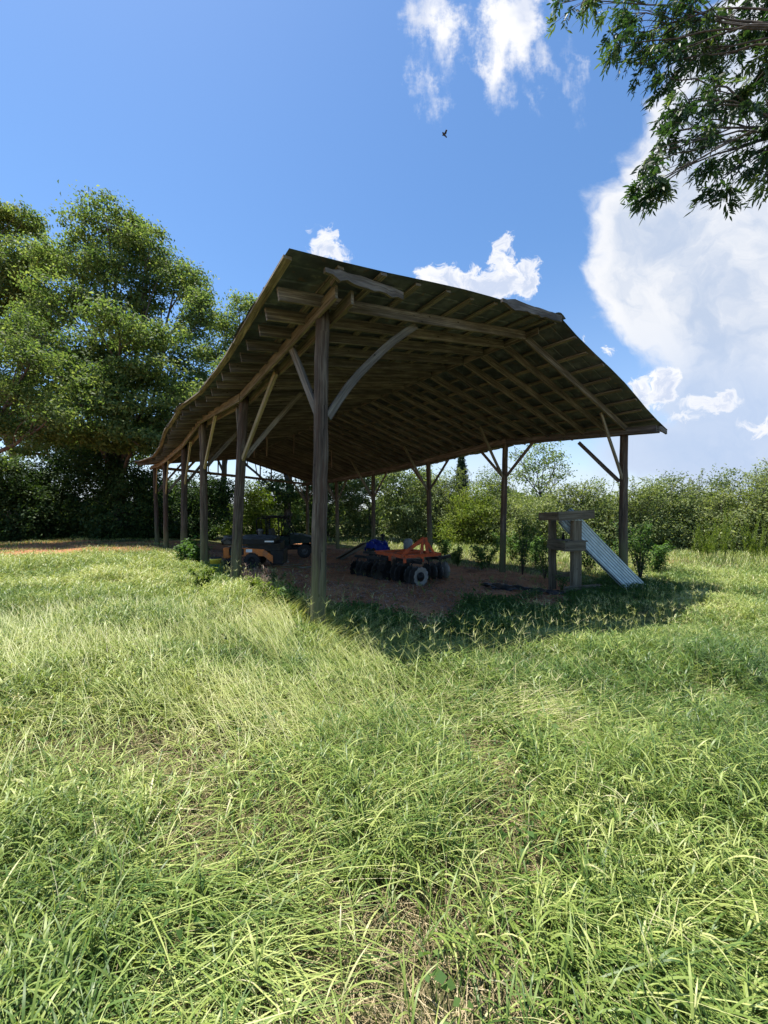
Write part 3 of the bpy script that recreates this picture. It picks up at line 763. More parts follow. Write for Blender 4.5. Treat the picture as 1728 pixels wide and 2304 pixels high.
    H = at(1038, 1022, 30).z-b.z; mb = MB(); mb.tube([(0, 0, -.1), (0, 0, H*.5), (.05, 0, H*.97)], [.14, .08, .02], 7); mb.build('trunk', M['bark'], t)
    n = 15000; h = rng.random(n)**.8; lay = (h*16 % 1); rad = (1-h)*1.6*(.45+.65*lay)+.1; th = rng.random(n)*6.283; rr = rad*rng.random(n)**.45
    rr *= 1+.25*np.sin(th*5+h*30)
    C = np.stack([rr*np.cos(th), rr*np.sin(th), h*H*.98+.25], -1)+rng.normal(size=(n, 3))*.06
    N = rng.normal(size=(n, 3)); A = np.stack([np.cos(th), np.sin(th), .3+0*th], -1)+rng.normal(size=(n, 3))*.4
    V, Q, T = leaves(C, N, .17*rng.uniform(.6, 1.3, n), .05, np.clip(rng.normal(.5, .2, n), 0, 1), A=A); np_mesh('crown', V, Q, M['leaf_cedar'], t, T)
    # loose airy tree beyond the second right post
    tree('young_tree', 'loose airy young tree taller than the thicket, right of the second right-hand barn post', 'tree', gpx(1215, 27), pp([(1200, 1035, 34, 26), (1250, 1030, 30, 26), (1225, 1005, 30, 18), (1175, 1060, 30, 26), (1215, 1085, 42, 30), (1160, 1015, 16, 16), (1262, 1065, 22, 20)], 27, .9), .09, at(1215, 1110, 27), 150, .17, 'leaf_pecan', tint=.6, hollow=.2, twigs=8, clump=.3, leaf_n=14, sub=0)
    # thicket on the right
    pos = [(1000, 29, 1052), (1060, 27, 1088), (1105, 29, 1052), (1160, 26, 1105), (1205, 24, 1110), (1262, 26, 1085), (1318, 25, 1075), (1370, 26, 1102), (1420, 24, 1080), (1478, 25, 1060), (1530, 24, 1092), (1585, 25, 1062), (1640, 23, 1082), (1700, 24, 1032), (1765, 22, 1055), (1840, 23, 1040), (1930, 22, 1045), (960, 30, 1070)]
    order = sorted(range(len(pos)), key=lambda i: -pos[i][0])
    ords = ['first', 'second', 'third', 'fourth', 'fifth', 'sixth', 'seventh', 'eighth', 'ninth', 'tenth', 'eleventh', 'twelfth', 'thirteenth', 'fourteenth', 'fifteenth', 'sixteenth', 'seventeenth', 'eighteenth']
    for i, (px, Y, top) in enumerate(pos):
        b = gpx(px, Y); H = at(px, top, Y).z-b.z; pf = []
        w = 42/F*Y*1.25
        for (fx, fz, s) in ((0, .50, .9), (-.7, .36, .7), (.7, .34, .75), (.25, .78, .5), (-.35, .70, .55), (0, .20, 1.0), (-.9, .14, .7), (.9, .14, .7)):
            pf.append((b.x+fx*w*random.uniform(.7, 1.2), b.y-.4+random.uniform(-.8, .6), b.z+H*fz, w*s, w*s*.9, H*.24*random.uniform(.8, 1.15)))
        mt = 'leaf_shrub'; ti = random.uniform(.36, .70)
        if i in (1, ): mt = 'leaf_lime'; ti = .6
        rk = order.index(i); 
        if px > 1728: l = 'tangled shrub of the thicket past the right photo edge, %s beyond it' % {1765: 'nearest', 1840: 'second', 1930: 'third'}[px]
        else: l = 'tangled %s shrub of the thicket, %s from the right edge of the photo' % ('bright yellow-green' if mt == 'leaf_lime' else 'green', ords[rk-3])
        t = tree('thicket_shrub', l, 'shrub', b, pf, .06, (b.x, b.y, b.z+H*.3), 420, .135, mt, 'shrubs of the thicket right of the barn', tint=ti, hollow=.2, clump=.30, twigs=3, leaf_n=18, sub=0)
        # whippy sprays sticking out of the top
        mb = MB(); Cs = []; As = []
        for s in range(46):
            x0 = random.uniform(-1, 1)*w*1.2; p0 = Vector((x0, random.uniform(-1.5, .3), H*random.uniform(.15, .88))); L = random.uniform(.5, 1.5)*(1.2 if px > 1600 else 1); d = Vector((random.uniform(-.6, .6), random.uniform(-.5, .5), 1)).normalized(); bend = Vector((random.uniform(-.5, .5), random.uniform(-.4, .4), -.3))
            pts = [Vector((0, 0, .02)), Vector((p0.x*.5, p0.y*.5, p0.z*.45))]+[p0+d*L*t+bend*L*t*t for t in (0, .35, .7, 1)]; mb.tube(pts, [.016, .013, .011, .008, .006, .003], 4)
            for q in range(30):
                t_ = random.uniform(.1, 1); c = p0+d*L*t_+bend*L*t_*t_; a = Vector((random.gauss(0, 1), random.gauss(0, 1), random.gauss(0, .5))).normalized(); Cs.append(tuple(c+a*.06)); As.append(tuple(a))
        mb.build('stem', M['bark'], t); n = len(Cs); C = np.array(Cs)
        V, Q, T = leaves(C, rng.normal(size=(n, 3))+[0, 0, .6], .13, .045, np.clip(rng.normal(ti+.2, .15, n), 0, 1), A=np.array(As)); np_mesh('foliage', V, Q, M[mt], t, T)
build_trees()
def build_woods():
    # far tree belt, low behind everything
    n = 60000; th = rng.uniform(-1.25, 1.25, n); Rr = 75+rng.random(n)*16; H = 4.6+1.4*np.sin(th*23)+1.0*np.sin(th*61+2)+.9*np.sin(th*9)
    C = np.stack([Rr*np.sin(th), Rr*np.cos(th), rng.random(n)**.7*H-.4], -1)+rng.normal(size=(n, 3))*.3
    N = rng.normal(size=(n, 3)); N[:, 2] += .5; N[:, 1] -= .4
    V, Q, T = leaves(C, N, .9*rng.uniform(.5, 1.3, n), .55, np.clip(rng.normal(.45, .2, n), 0, 1)); tag(np_mesh('far_woods', V, Q, M['leaf_shrub'], None, T), 'low belt of distant woods along the horizon behind everything', 'woods', kind='stuff')
build_woods()

# ------------------------------------------------------------------ pecan boughs overhead (trunk stands out of frame on the right)
def build_overhead():
    base = gpt(9.6, 5.2); t = thing('pecan_tree', 'overhanging pecan whose dark boughs fill the top right corner of the photo', 'tree', base, 0, 'tall pecan trees behind the field')
    del t['group']
    mb = MB(); top = Vector((-.3, .2, 6.2)); limb(mb, (0, 0, -.3), top, .36, .27, 8, 0); Bs = Vector(base)
    blobs = [(1268, 2, 26, 20, 7.6), (1330, -10, 28, 26, 7.6), (1400, 20, 45, 50, 7.3), (1460, 60, 60, 60, 7.2), (1540, 30, 70, 60, 7.0), (1620, 30, 80, 60, 7.2), (1700, 50, 70, 70, 7.0), (1390, 95, 40, 34, 7.0), (1440, 135, 50, 32, 6.9), (1500, 130, 50, 45, 6.8), (1560, 130, 55, 50, 7.0), (1630, 120, 60, 55, 7.2), (1700, 140, 55, 50, 7.0),
             (1500, 170, 35, 22, 6.7), (1610, 195, 55, 35, 6.6), (1560, 215, 55, 30, 6.5), (1680, 215, 50, 45, 6.6), (1520, 240, 45, 32, 6.4), (1590, 260, 65, 40, 6.4), (1660, 280, 60, 45, 6.4), (1500, 290, 36, 34, 6.3), (1560, 310, 55, 32, 6.3), (1640, 330, 45, 26, 6.3), (1720, 300, 35, 60, 6.2), (1480, 335, 22, 28, 6.2),
             (1445, 375, 26, 22, 6.1), (1465, 410, 28, 22, 6.1), (1455, 435, 10, 14, 6.1), (1490, 400, 16, 10, 6.1), (1600, 365, 16, 18, 6.1), (1615, 412, 34, 18, 6.0), (1630, 430, 14, 14, 6.0), (1690, 360, 30, 26, 6.1), (1725, 210, 30, 60, 6.6), (1728, 400, 24, 20, 6.1), (1740, 120, 40, 110, 6.8), (1800, 330, 60, 70, 6.3), (1640, -60, 130, 60, 7.2), (1420, -50, 90, 40, 7.4)]
    forks = [top+Vector((-2.2, .6, 3.6)), top+Vector((-1.6, .6, 1.6)), top+Vector((-2.6, 1.0, 2.4))]
    for f in forks: limb(mb, top, f, .075, .032, 8, .06)
    Cs = []; As = []; Ns = []; Ts = []; Ls = []
    def compound(p, d, L, tn):
        d = d.normalized(); nl = 5; sd = d.cross(Vector((random.gauss(0, .6), random.gauss(0, .6), 1))).normalized()
        Mx = []
        for i in range(nl*2+1):
            if i == nl*2: s = 1.0; dirn = d
            else: s = .25+.7*(i//2)/nl; dirn = (d*.75+sd*(1 if i % 2 else -1)*.8+Vector((0, 0, -.35))).normalized()
            c = p+d*L*s+Vector((0, 0, -.25*L*s*s)); ll = random.uniform(.10, .15)
            Cs.append(tuple(c+dirn*ll*.5)); As.append(tuple(dirn)); Ns.append(tuple((sd.cross(d)+Vector((random.gauss(0, .35), random.gauss(0, .35), random.gauss(0, .35))))));  Ts.append(tn+random.gauss(0, .1)); Ls.append(ll)
    for bi, (px, py, rx, ry, Y) in enumerate(blobs):
        c = at(px, py, Y)-Bs; rxm = rx/F*Y; rzm = ry/F*Y
        f = min(forks, key=lambda q: (q-c).length)
        pts = limb(mb, f, c, .020, .007, 8, .05)
        ntw = max(3, int(rx*ry/340))
        for k in range(ntw):
            a = random.uniform(0, 6.283); r = math.sqrt(random.random())
            e = c+Vector((math.cos(a)*rxm*r, random.uniform(-.6, .6)*min(1, rxm*1.5), math.sin(a)*rzm*r))
            st = pts[random.randint(5, 8)]
            mb.tube([st, st.lerp(e, .5)+Vector((0, 0, .05)), e], [.007, .005, .003], 4)
            tn = random.gauss(.42, .18)
            for q in range(random.randint(4, 6)):
                d = Vector((random.gauss(-.25, .7), random.gauss(0, .7), random.gauss(-.75, .45))); compound(e.lerp(st, random.uniform(0, .15)), d, random.uniform(.16, .27), tn)
    mb.build('trunk', M['bark'], t)
    C = np.array(Cs); A = np.array(As); N = np.array(Ns); L = np.array(Ls); T = np.clip(np.array(Ts), 0, 1); n = len(C)
    # lanceolate leaflet: six points
    N /= np.linalg.norm(N, axis=1, keepdims=True)+1e-9; A = A-N*(A*N).sum(1, keepdims=True); A /= np.linalg.norm(A, axis=1, keepdims=True); Bv = np.cross(N, A); L = L[:, None]; W = L*.245
    def pt(s, w, h): return C+A*L*s+Bv*W*w+N*L*h
    V = np.stack([pt(-.5, 0, 0), pt(-.22, .42, .02), pt(.12, .40, .0), pt(.5, 0, -.09), pt(.12, -.40, 0), pt(-.22, -.42, .02)], 1).reshape(-1, 3)
    o = np.arange(n)*6; Q = np.concatenate([np.stack([o, o+1, o+2, o+5], 1), np.stack([o+5, o+2, o+3, o+4], 1)])
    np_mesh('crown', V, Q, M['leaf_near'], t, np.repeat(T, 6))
build_overhead()

# ------------------------------------------------------------------ grass
def blades(X, Y, H, W, th0, th1, az, tint, seg=4, twist=None, dz=0.0, prof='blade'):
    n = len(X); Z = gz(X, Y)+dz
    ca, sa = np.cos(az), np.sin(az)
    if twist is None: twist = rng.normal(0, .5, n)
    sx, sy = -np.sin(az+twist), np.cos(az+twist)
    p = np.stack([X, Y, Z], -1); V = []
    for k in range(seg+1):
        s = k/seg
        if prof == 'blade': w = W*(.55+1.1*s-1.65*s*s if s < 1 else 0)
        else: w = W*(1-.5*s)
        w = np.maximum(w, 0.0002)
        off = np.stack([sx*w*.5, sy*w*.5, np.zeros(n)], -1)
        V += [p-off, p+off]
        if k < seg:
            th = th0+(th1-th0)*((k+.5)/seg)
            p = p+(np.stack([np.sin(th)*ca, np.sin(th)*sa, np.cos(th)], -1))*(H/seg)[:, None]
            zmin = gz(p[:, 0], p[:, 1])+.01; p[:, 2] = np.maximum(p[:, 2], zmin)
    V = np.stack(V, 1); m = 2*(seg+1); o = (np.arange(n)*m)[:, None]
    Q = np.concatenate([np.concatenate([o+2*k, o+2*k+1, o+2*k+3, o+2*k+2], 1) for k in range(seg)])
    return V.reshape(-1, 3), Q, np.repeat(tint, m)
class Acc:
    def __init__(s): s.V = []; s.Q = []; s.T = []; s.n = 0
    def add(s, r): V, Q, T = r; s.V.append(V); s.Q.append(Q+s.n); s.T.append(T); s.n += len(V)
    def build(s, name, mat, parent=None): return np_mesh(name, np.concatenate(s.V), np.concatenate(s.Q), mat, parent, np.concatenate(s.T))
def vnoise(x, y, sc, seed):
    """smooth value noise"""
    r = np.random.default_rng(seed); g = r.random((64, 64)); x = x*sc+1000; y = y*sc+1000
    xi = np.floor(x).astype(int); yi = np.floor(y).astype(int); fx = x-xi; fy = y-yi; fx = fx*fx*(3-2*fx); fy = fy*fy*(3-2*fy)
    a = g[xi % 64, yi % 64]; b = g[(xi+1) % 64, yi % 64]; c = g[xi % 64, (yi+1) % 64]; d = g[(xi+1) % 64, (yi+1) % 64]
    return (a*(1-fx)+b*fx)*(1-fy)+(c*(1-fx)+d*fx)*fy
def scatter(n, y0, y1, tmax=1.22, pw=1.0):
    """points over the wedge in front of the camera, even per square metre"""
    Y = np.sqrt(rng.random(n)*(y1**2-y0**2)+y0**2); X = (rng.random(n)*2-1)*tmax*Y+rng.normal(0, .25, n)
    return X, Y
def gmask(X, Y):
    """grass density: none on the barn floor"""
    u, v = to_uv(X, Y); w = (vnoise(X, Y, .9, 3)-.5)*1.6
    ins = sstep(u+w*.6, .1, .8)*(1-sstep(u+w, 9.6, 10.6))*sstep(v+w*.7, -.9, 0.1)*(1-sstep(v, 21.5, 23))
    d = 1-ins*.985
    front = sstep(u, .2, 1.0)*(1-sstep(u, 11.5, 12.5))*sstep(v, -1.9, -1.3)*(1-sstep(v, -.3, .4))
    d = d*(1-.55*front)
    bare = sstep(vnoise(X, Y, 1.5, 21), .58, .74)*(Y < 3.0)
    bottom = (1-sstep(Y, 1.0, 2.3))*.45
    d = d*(1-.78*bare)*(1-bottom*.8)
    farl = sstep(-X, 8, 13)*sstep(vnoise(X, Y, .35, 8), .45, .62)*(Y < 25)
    return d*(1-.85*farl)
def build_grass():
    A = Acc()
    def layer(n, y0, y1, h0, h1, w0, w1, seg, bend=(.5, 1.6), mode='std', tmu=.42):
        X, Y = scatter(n, y0, y1)
        keep = rng.random(n) < gmask(X, Y)
        # tufting
        tuft = vnoise(X, Y, 3.2, 5)*.6+vnoise(X, Y, 7.5, 6)*.4
        keep &= rng.random(n) < .35+1.0*tuft
        X = X[keep]; Y = Y[keep]; tuft = tuft[keep]; m = len(X)
        u, v = to_uv(X, Y)
        big = vnoise(X, Y, .6, 9)
        H = rng.uniform(h0, h1, m)*(.6+.8*tuft)*(.75+.5*big)
        farl = sstep(-X, 5, 12)*sstep(Y, 8, 14); H *= 1-.55*farl
        shade = sstep(u, .2, 1.0)*sstep(v, -1.7, -1.2)*(1-sstep(u, 11.5, 12.5)); H *= 1-.35*shade; H *= (1-.68*sstep(u, -1.5, -.4)*sstep(v, -2.3, -1.1)*(1-sstep(u, 11.5, 12.5))*(1-sstep(v, .5, 1.4)))*(1+.25*np.exp(-((u+.7)/.6)**2)*sstep(v, 1.2, 2.2)*(1-sstep(v, 4.5, 6)))*(1-.45*np.exp(-((u+.5)/.9)**2)*sstep(v, 3.2, 4.2)*(1-sstep(v, 7.5, 9))); H *= 1-.25*sstep(u, .5, 2)*sstep(v, -3.6, -2.4)*(1-sstep(u, 10, 12))
        W = rng.uniform(w0, w1, m)
        flow = vnoise(X, Y, .5, 12)*4.6-2.3                # direction the wind and feet laid it
        az = flow+rng.normal(0, 2.2, m)
        th0 = np.abs(rng.normal(0, .22, m)); th1 = rng.uniform(bend[0], bend[1], m)
        # lodged band across the middle
        dband = Y-(3.0+.12*X+.5*(vnoise(X, Y, .7, 15)-.5)); lodge = np.exp(-(dband/.75)**2)*(1-sstep(Y, 4.5, 5.5))*.95
        lay = rng.random(m) < lodge
        th0 = np.where(lay, rng.uniform(.9, 1.35, m), th0); th1 = np.where(lay, rng.uniform(1.45, 1.75, m), th1)
        az = np.where(lay, rng.normal(-.25, .55, m), az)
        lift = np.where(lay, rng.uniform(0, .10, m), 0)
        H = np.where(lay, H*1.35, H)
        yel = vnoise(X, Y, .9, 31)
        T = rng.normal(tmu-.05, .20, m)+.28*(yel-.5)+.10*sstep(Y, 5, 12)+.10*lay-.10*sstep(X, .3, 2.0)*(Y < 4)
        T = np.where(rng.random(m) < .06, rng.uniform(.8, 1.0, m), T)
        A.add(blades(X, Y, H, W, th0, th1, az, np.clip(T, 0, 1), seg, dz=lift))
    layer(12000, .55, 3.2, .14, .30, .006, .012, 6, (1.0, 2.6))
    layer(6000, .55, 3.4, .22, .38, .003, .005, 6, (.3, 1.3), tmu=.70)
    layer(26000, 3.0, 6.2, .16, .30, .007, .013, 5, (.9, 2.5))
    layer(15000, 3.0, 6.5, .24, .42, .004, .006, 4, (.3, 1.3), tmu=.72)
    layer(50000, 6.0, 12.5, .16, .32, .010, .016, 4, (.9, 2.4), tmu=.48)
    layer(80000, 12, 26, .18, .40, .016, .028, 3, (.6, 1.8), tmu=.46)
    layer(30000, 26, 50, .2, .4, .04, .06, 2, (.6, 1.8), tmu=.45)
    # leafy grass: short arching blades springing from upright stems
    def leafy(n, y0, y1, h0, h1, L0, L1, w0, w1, k, seg):
        X, Y = scatter(n, y0, y1); tuft = vnoise(X, Y, 2.3, 51)*.6+vnoise(X, Y, 6.5, 52)*.4
        u, v = to_uv(X, Y)
        kp = (rng.random(n) < 1-.55*np.exp(-((Y-(3.0+.12*X+.5*(vnoise(X, Y, .7, 15)-.5)))/.55)**2)) & (rng.random(n) < gmask(X, Y)) & (rng.random(n) < .25+1.25*tuft); X = X[kp]; Y = Y[kp]; tuft = tuft[kp]; u = u[kp]; v = v[kp]; m = len(X)
        tall = 1+.45*sstep(vnoise(X, Y, .8, 53), .5, .8)+.5*np.exp(-((X-Y*.85)/(.3*Y))**2)*sstep(Y, 1.5, 2.5)*(1-sstep(Y, 4.5, 6))
        H = rng.uniform(h0, h1, m)*(.55+.8*tuft)*tall
        H *= (1-.68*sstep(u, -1.5, -.4)*sstep(v, -2.3, -1.1)*(1-sstep(u, 11.5, 12.5))*(1-sstep(v, .5, 1.4)))*(1+.25*np.exp(-((u+.7)/.6)**2)*sstep(v, 1.2, 2.2)*(1-sstep(v, 4.5, 6)))*(1-.45*np.exp(-((u+.5)/.9)**2)*sstep(v, 3.2, 4.2)*(1-sstep(v, 7.5, 9))); H *= 1-.25*sstep(u, .5, 2)*sstep(v, -3.6, -2.4)*(1-sstep(u, 10, 12))
        dband = Y-(3.0+.12*X+.5*(vnoise(X, Y, .7, 15)-.5)); lodge = np.exp(-(dband/.6)**2)*.6; lay = rng.random(m) < lodge
        lean = np.abs(rng.normal(0, .28, m)); lean = np.where(lay, rng.uniform(.9, 1.3, m), lean); az = rng.uniform(0, 6.283, m); az = np.where(lay, rng.normal(-.25, .6, m), az)
        hue = vnoise(X, Y, .7, 54); T0 = .38+.50*(hue-.5)+rng.normal(0, .12, m)+.06*sstep(-X/Y, -.5, .6)+.06*sstep(Y, 5, 12)-.10*sstep(X/Y, .1, .6)*(Y < 5)
        A.add(blades(X, Y, H, np.full(m, w0*.45), lean, lean+.15, az, np.clip(T0+.12, 0, 1), 2, prof='str'))
        ii = np.repeat(np.arange(m), k); f = rng.uniform(.15, 1.0, m*k); q = lean[ii]+.07; bx = X[ii]+np.sin(q)*np.cos(az[ii])*H[ii]*f; by = Y[ii]+np.sin(q)*np.sin(az[ii])*H[ii]*f; bz = np.cos(q)*H[ii]*f
        a2 = rng.uniform(0, 6.283, m*k); L = rng.uniform(L0, L1, m*k)*tall[ii]**.5*(.7+.5*np.sin(f*3.1)); W = rng.uniform(w0, w1, m*k)
        A.add(blades(bx, by, L, W, rng.uniform(.2, .9, m*k), rng.uniform(1.3, 2.7, m*k), a2, np.clip(T0[ii]+rng.normal(0, .10, m*k)+.10*(f-.5), 0, 1), seg, dz=bz+gz(X[ii], Y[ii])-gz(bx, by)))
    leafy(8500, .6, 3.3, .12, .31, .09, .20, .0055, .012, 7, 6)
    leafy(21000, 3.2, 7.0, .14, .32, .09, .19, .009, .017, 7, 4)
    leafy(27000, 7.0, 14.0, .14, .30, .11, .22, .014, .024, 6, 3)
    # long pale stems laid over, all leaning roughly one way
    X, Y = scatter(27000, 1.1, 6.5); k = (rng.random(len(X)) < sstep(-X/Y, -.45, .35)*.9+.08) & (vnoise(X, Y, 1.3, 77) > .35) & (rng.random(len(X)) < gmask(X, Y)); X = X[k]; Y = Y[k]; m = len(X)
    flip = vnoise(X, Y, .6, 78) > .62
    A.add(blades(X, Y, rng.uniform(.35, .75, m), rng.uniform(.003, .0052, m)*(1+.08*Y), rng.uniform(.35, .9, m), rng.uniform(1.0, 1.6, m), np.where(flip, rng.normal(-.5, .35, m), rng.normal(2.5, .35, m)), np.clip(rng.normal(.74, .09, m), 0, 1), 5))
    # matted long blades trampled flat close to the camera
    X, Y = scatter(3600, .8, 1.75); k = vnoise(X, Y, 1.1, 91) > .48; X = X[k]; Y = Y[k]; m = len(X)
    A.add(blades(X, Y, rng.uniform(.3, .75, m), rng.uniform(.004, .010, m), rng.uniform(1.0, 1.4, m), rng.uniform(1.5, 1.8, m), rng.normal(-.2, .45, m)+(vnoise(X, Y, .9, 92)-.5)*1.6, np.clip(rng.normal(.50, .16, m), 0, 1), 6, dz=rng.uniform(0, .10, m)))
    # broad leaves of big tufts
    X, Y = scatter(3200, .9, 7.0, 1.15); w = sstep(X/Y, -.5, .6)+.35; k = rng.random(len(X)) < w*gmask(X, Y)*.6; X = X[k]; Y = Y[k]
    n = 22; Xb = np.repeat(X, n)+rng.normal(0, .06, len(X)*n); Yb = np.repeat(Y, n)+rng.normal(0, .06, len(X)*n); m = len(Xb)
    A.add(blades(Xb, Yb, rng.uniform(.14, .40, m), rng.uniform(.010, .021, m), np.abs(rng.normal(0.15, .3, m)), rng.uniform(1.4, 3.0, m), rng.uniform(0, 6.283, m), np.clip(np.repeat(rng.normal(.32, .1, len(X)), n)+rng.normal(0, .08, m), 0, 1), 8))
    tag(A.build('grass', M['grass']), 'long tangled green and yellow field grass around the barn', 'grass', kind='stuff')
    # straw thatch
    A = Acc()
    for (n, y0, y1, w, L) in ((42000, .5, 4.0, .0035, (.05, .17)), (30000, 4, 9, .006, (.06, .2)), (20000, 9, 22, .014, (.1, .25))):
        X, Y = scatter(n, y0, y1); u, v = to_uv(X, Y); ins = (u > .5) & (u < 10) & (v > 0); k = ~ins | (rng.random(n) < .10); X = X[k]; Y = Y[k]; m = len(X)
        a = rng.uniform(1.3, 1.6, m); up = rng.random(m) < .25; a = np.where(up, rng.uniform(.1, 1.2, m), a)
        A.add(blades(X, Y, rng.uniform(*L, m), np.full(m, w), a, a+.1, rng.uniform(0, 6.283, m), np.clip(rng.normal(.5, .22, m), 0, 1), 1, dz=rng.uniform(.005, .05, m), prof='str'))
    tag(A.build('dry_straw', M['straw']), 'dry straw and dead blades lying on the soil among the grass', 'straw', kind='stuff')
    # crab-grass seed heads with spread fingers, standing up at the shadow edge
    A = Acc(); n = 620
    uu = rng.uniform(-1.0, 12, n); vv = -1.9+rng.normal(0, .55, n); b = np.array([B(a, c) for a, c in zip(uu, vv)]); X = b[:, 0]; Y = b[:, 1]
    X2, Y2 = scatter(1100, 1.2, 9); X = np.concatenate([X, X2]); Y = np.concatenate([Y, Y2]); k = rng.random(len(X)) < gmask(X, Y); X = X[k]; Y = Y[k]; m = len(X)
    H = rng.uniform(.38, .62, m); az = rng.uniform(0, 6.283, m); lean = rng.uniform(.05, .45, m)
    A.add(blades(X, Y, H, np.full(m, .0028)*(1+Y*.05), lean, lean, az, np.clip(rng.normal(.7, .1, m), 0, 1), 2, prof='str'))
    tx = X+np.sin(lean)*np.cos(az)*H; ty = Y+np.sin(lean)*np.sin(az)*H; tz = np.cos(lean)*H
    for f in range(5):
        zoff = tz+gz(X, Y)-gz(tx, ty); th = rng.uniform(.35, 1.25, m)
        A.add(blades(tx, ty, rng.uniform(.05, .11, m), np.full(m, .0028)*(1+Y*.05), th, th+.25, rng.uniform(0, 6.283, m), np.clip(rng.normal(.80, .08, m), 0, 1), 2, dz=zoff, prof='str'))
    tag(A.build('seed_heads', M['grass']), 'pale spread-fingered grass seed heads standing above the grass', 'seed heads', kind='stuff')
    # low leafy weeds carpeting the shaded strip under the front eave
    n = 5200; uu = rng.uniform(.6, 11.4, n); vv = rng.uniform(-1.7, .9, n); dens = vnoise(uu, vv, .9, 44)*.9+.35*sstep(-vv, -.3, 1.4); k = dens > .58
    uu = uu[k]; vv = vv[k]; b = np.array([B(a, c) for a, c in zip(uu, vv)]); m = len(uu); r = 14
    X = np.repeat(b[:, 0], r)+rng.normal(0, .07, m*r); Y = np.repeat(b[:, 1], r)+rng.normal(0, .07, m*r); hh = np.repeat(rng.uniform(.05, .24, m), r)*rng.random(m*r)**.5
    C = np.stack([X, Y, gz(X, Y)+hh+.02], -1); N = rng.normal(size=C.shape)*.5+[0, 0, 1]
    V, Q, T = leaves(C, N, .055*rng.uniform(.6, 1.4, m*r), .028, np.clip(rng.normal(.35, .15, m*r), 0, 1)); tag(np_mesh('ground_weeds', V, Q, M['leaf_weed'], None, T), 'low leafy weeds in the shade under the front edge of the barn roof', 'weeds', kind='stuff')
    n = 900; X, Y = scatter(n, .9, 7.5); k = (vnoise(X, Y, 1.1, 95) > .55); X = X[k]; Y = Y[k]; m = len(X); r = 16
    X = np.repeat(X, r)+rng.normal(0, .06, m*r); Y = np.repeat(Y, r)+rng.normal(0, .06, m*r); C = np.stack([X, Y, gz(X, Y)+np.repeat(rng.uniform(.10, .26, m), r)*rng.random(m*r)**.4], -1); N = rng.normal(size=C.shape)*.5+[0, 0, 1]; sz = np.repeat(rng.uniform(.022, .050, m), r)*rng.uniform(.7, 1.3, m*r)
    V, Q, T = leaves(C, N, sz, sz*.7, np.clip(rng.normal(.55, .18, m*r), 0, 1)); tag(np_mesh('broadleaf_weeds', V, Q, M['leaf_weed'], None, T), 'small broad-leaved weeds mixed into the sunny field grass', 'weeds', kind='stuff')
    # leaf litter and twigs on the barn floor
    n = 20000; uu = rng.uniform(.3, 10.2, n); vv = rng.uniform(-.6, 16, n)**1; k = (vnoise(uu, vv, .8, 61) > .40); uu = uu[k]; vv = vv[k]; b = np.array([B(a, c) for a, c in zip(uu, vv)]); m = len(uu)
    C = np.stack([b[:, 0], b[:, 1], gz(b[:, 0], b[:, 1])+.035], -1); N = rng.normal(size=C.shape)*.3+[0, 0, 1]
    V, Q, T = leaves(C, N, .07*rng.uniform(.4, 1.8, m), .022, np.clip(rng.normal(.42, .35, m), 0, 1)); tag(np_mesh('leaf_litter', V, Q, M['dead'], None, T), 'dead leaves and chips scattered on the red clay under the roof', 'leaf litter', kind='stuff')
build_grass()

# ------------------------------------------------------------------ single plants
def plant(name, label, base, H, nst, leaf=.09, mat='leaf_weed', group=None, spread=.35, nl=40, tint=.45, aspect=.45, cat='plant'):
    t = thing(name, label, cat, base, 0, group); mb = MB(); Cs = []; As = []
    for s in range(nst):
        a = random.uniform(0, 6.283); sp = random.uniform(.1, 1)*spread*H; hh = H*random.uniform(.6, 1)
        tip = Vector((math.cos(a)*sp, math.sin(a)*sp, hh)); r = .006+.004*H
        pts = [Vector((0, 0, -.05)), Vector((tip.x*.3, tip.y*.3, hh*.4)), Vector((tip.x*.65, tip.y*.65, hh*.75)), tip]
        mb.tube(pts, [r, r*.8, r*.5, r*.25], 5)
        for q in range(nl):
            f = random.uniform(.12, 1)**.8; i = min(2, int(f*3)); c = pts[i].lerp(pts[i+1], f*3-i)
            d = Vector((random.gauss(0, 1), random.gauss(0, 1), random.gauss(.1, .5))).normalized(); rr = leaf*random.uniform(.4, 2.2)*(1.3-.6*f)*min(1, .5+H*.5)
            Cs.append(tuple(c+d*rr)); As.append(tuple(d+Vector((0, 0, -.3))))
    mb.build('stem', M['bark'] if H > 1.2 else M['leaf_weed'], t)
    n = len(Cs); C = np.array(Cs); N = rng.normal(size=(n, 3))*.5+[0, 0, 1]; s = leaf*rng.uniform(.6, 1.4, n)
    V, Q, T = leaves(C, N, s, s*aspect, np.clip(rng.normal(tint, .16, n), 0, 1), A=np.array(As)); np_mesh('foliage', V, Q, M[mat], t, T)
    return t
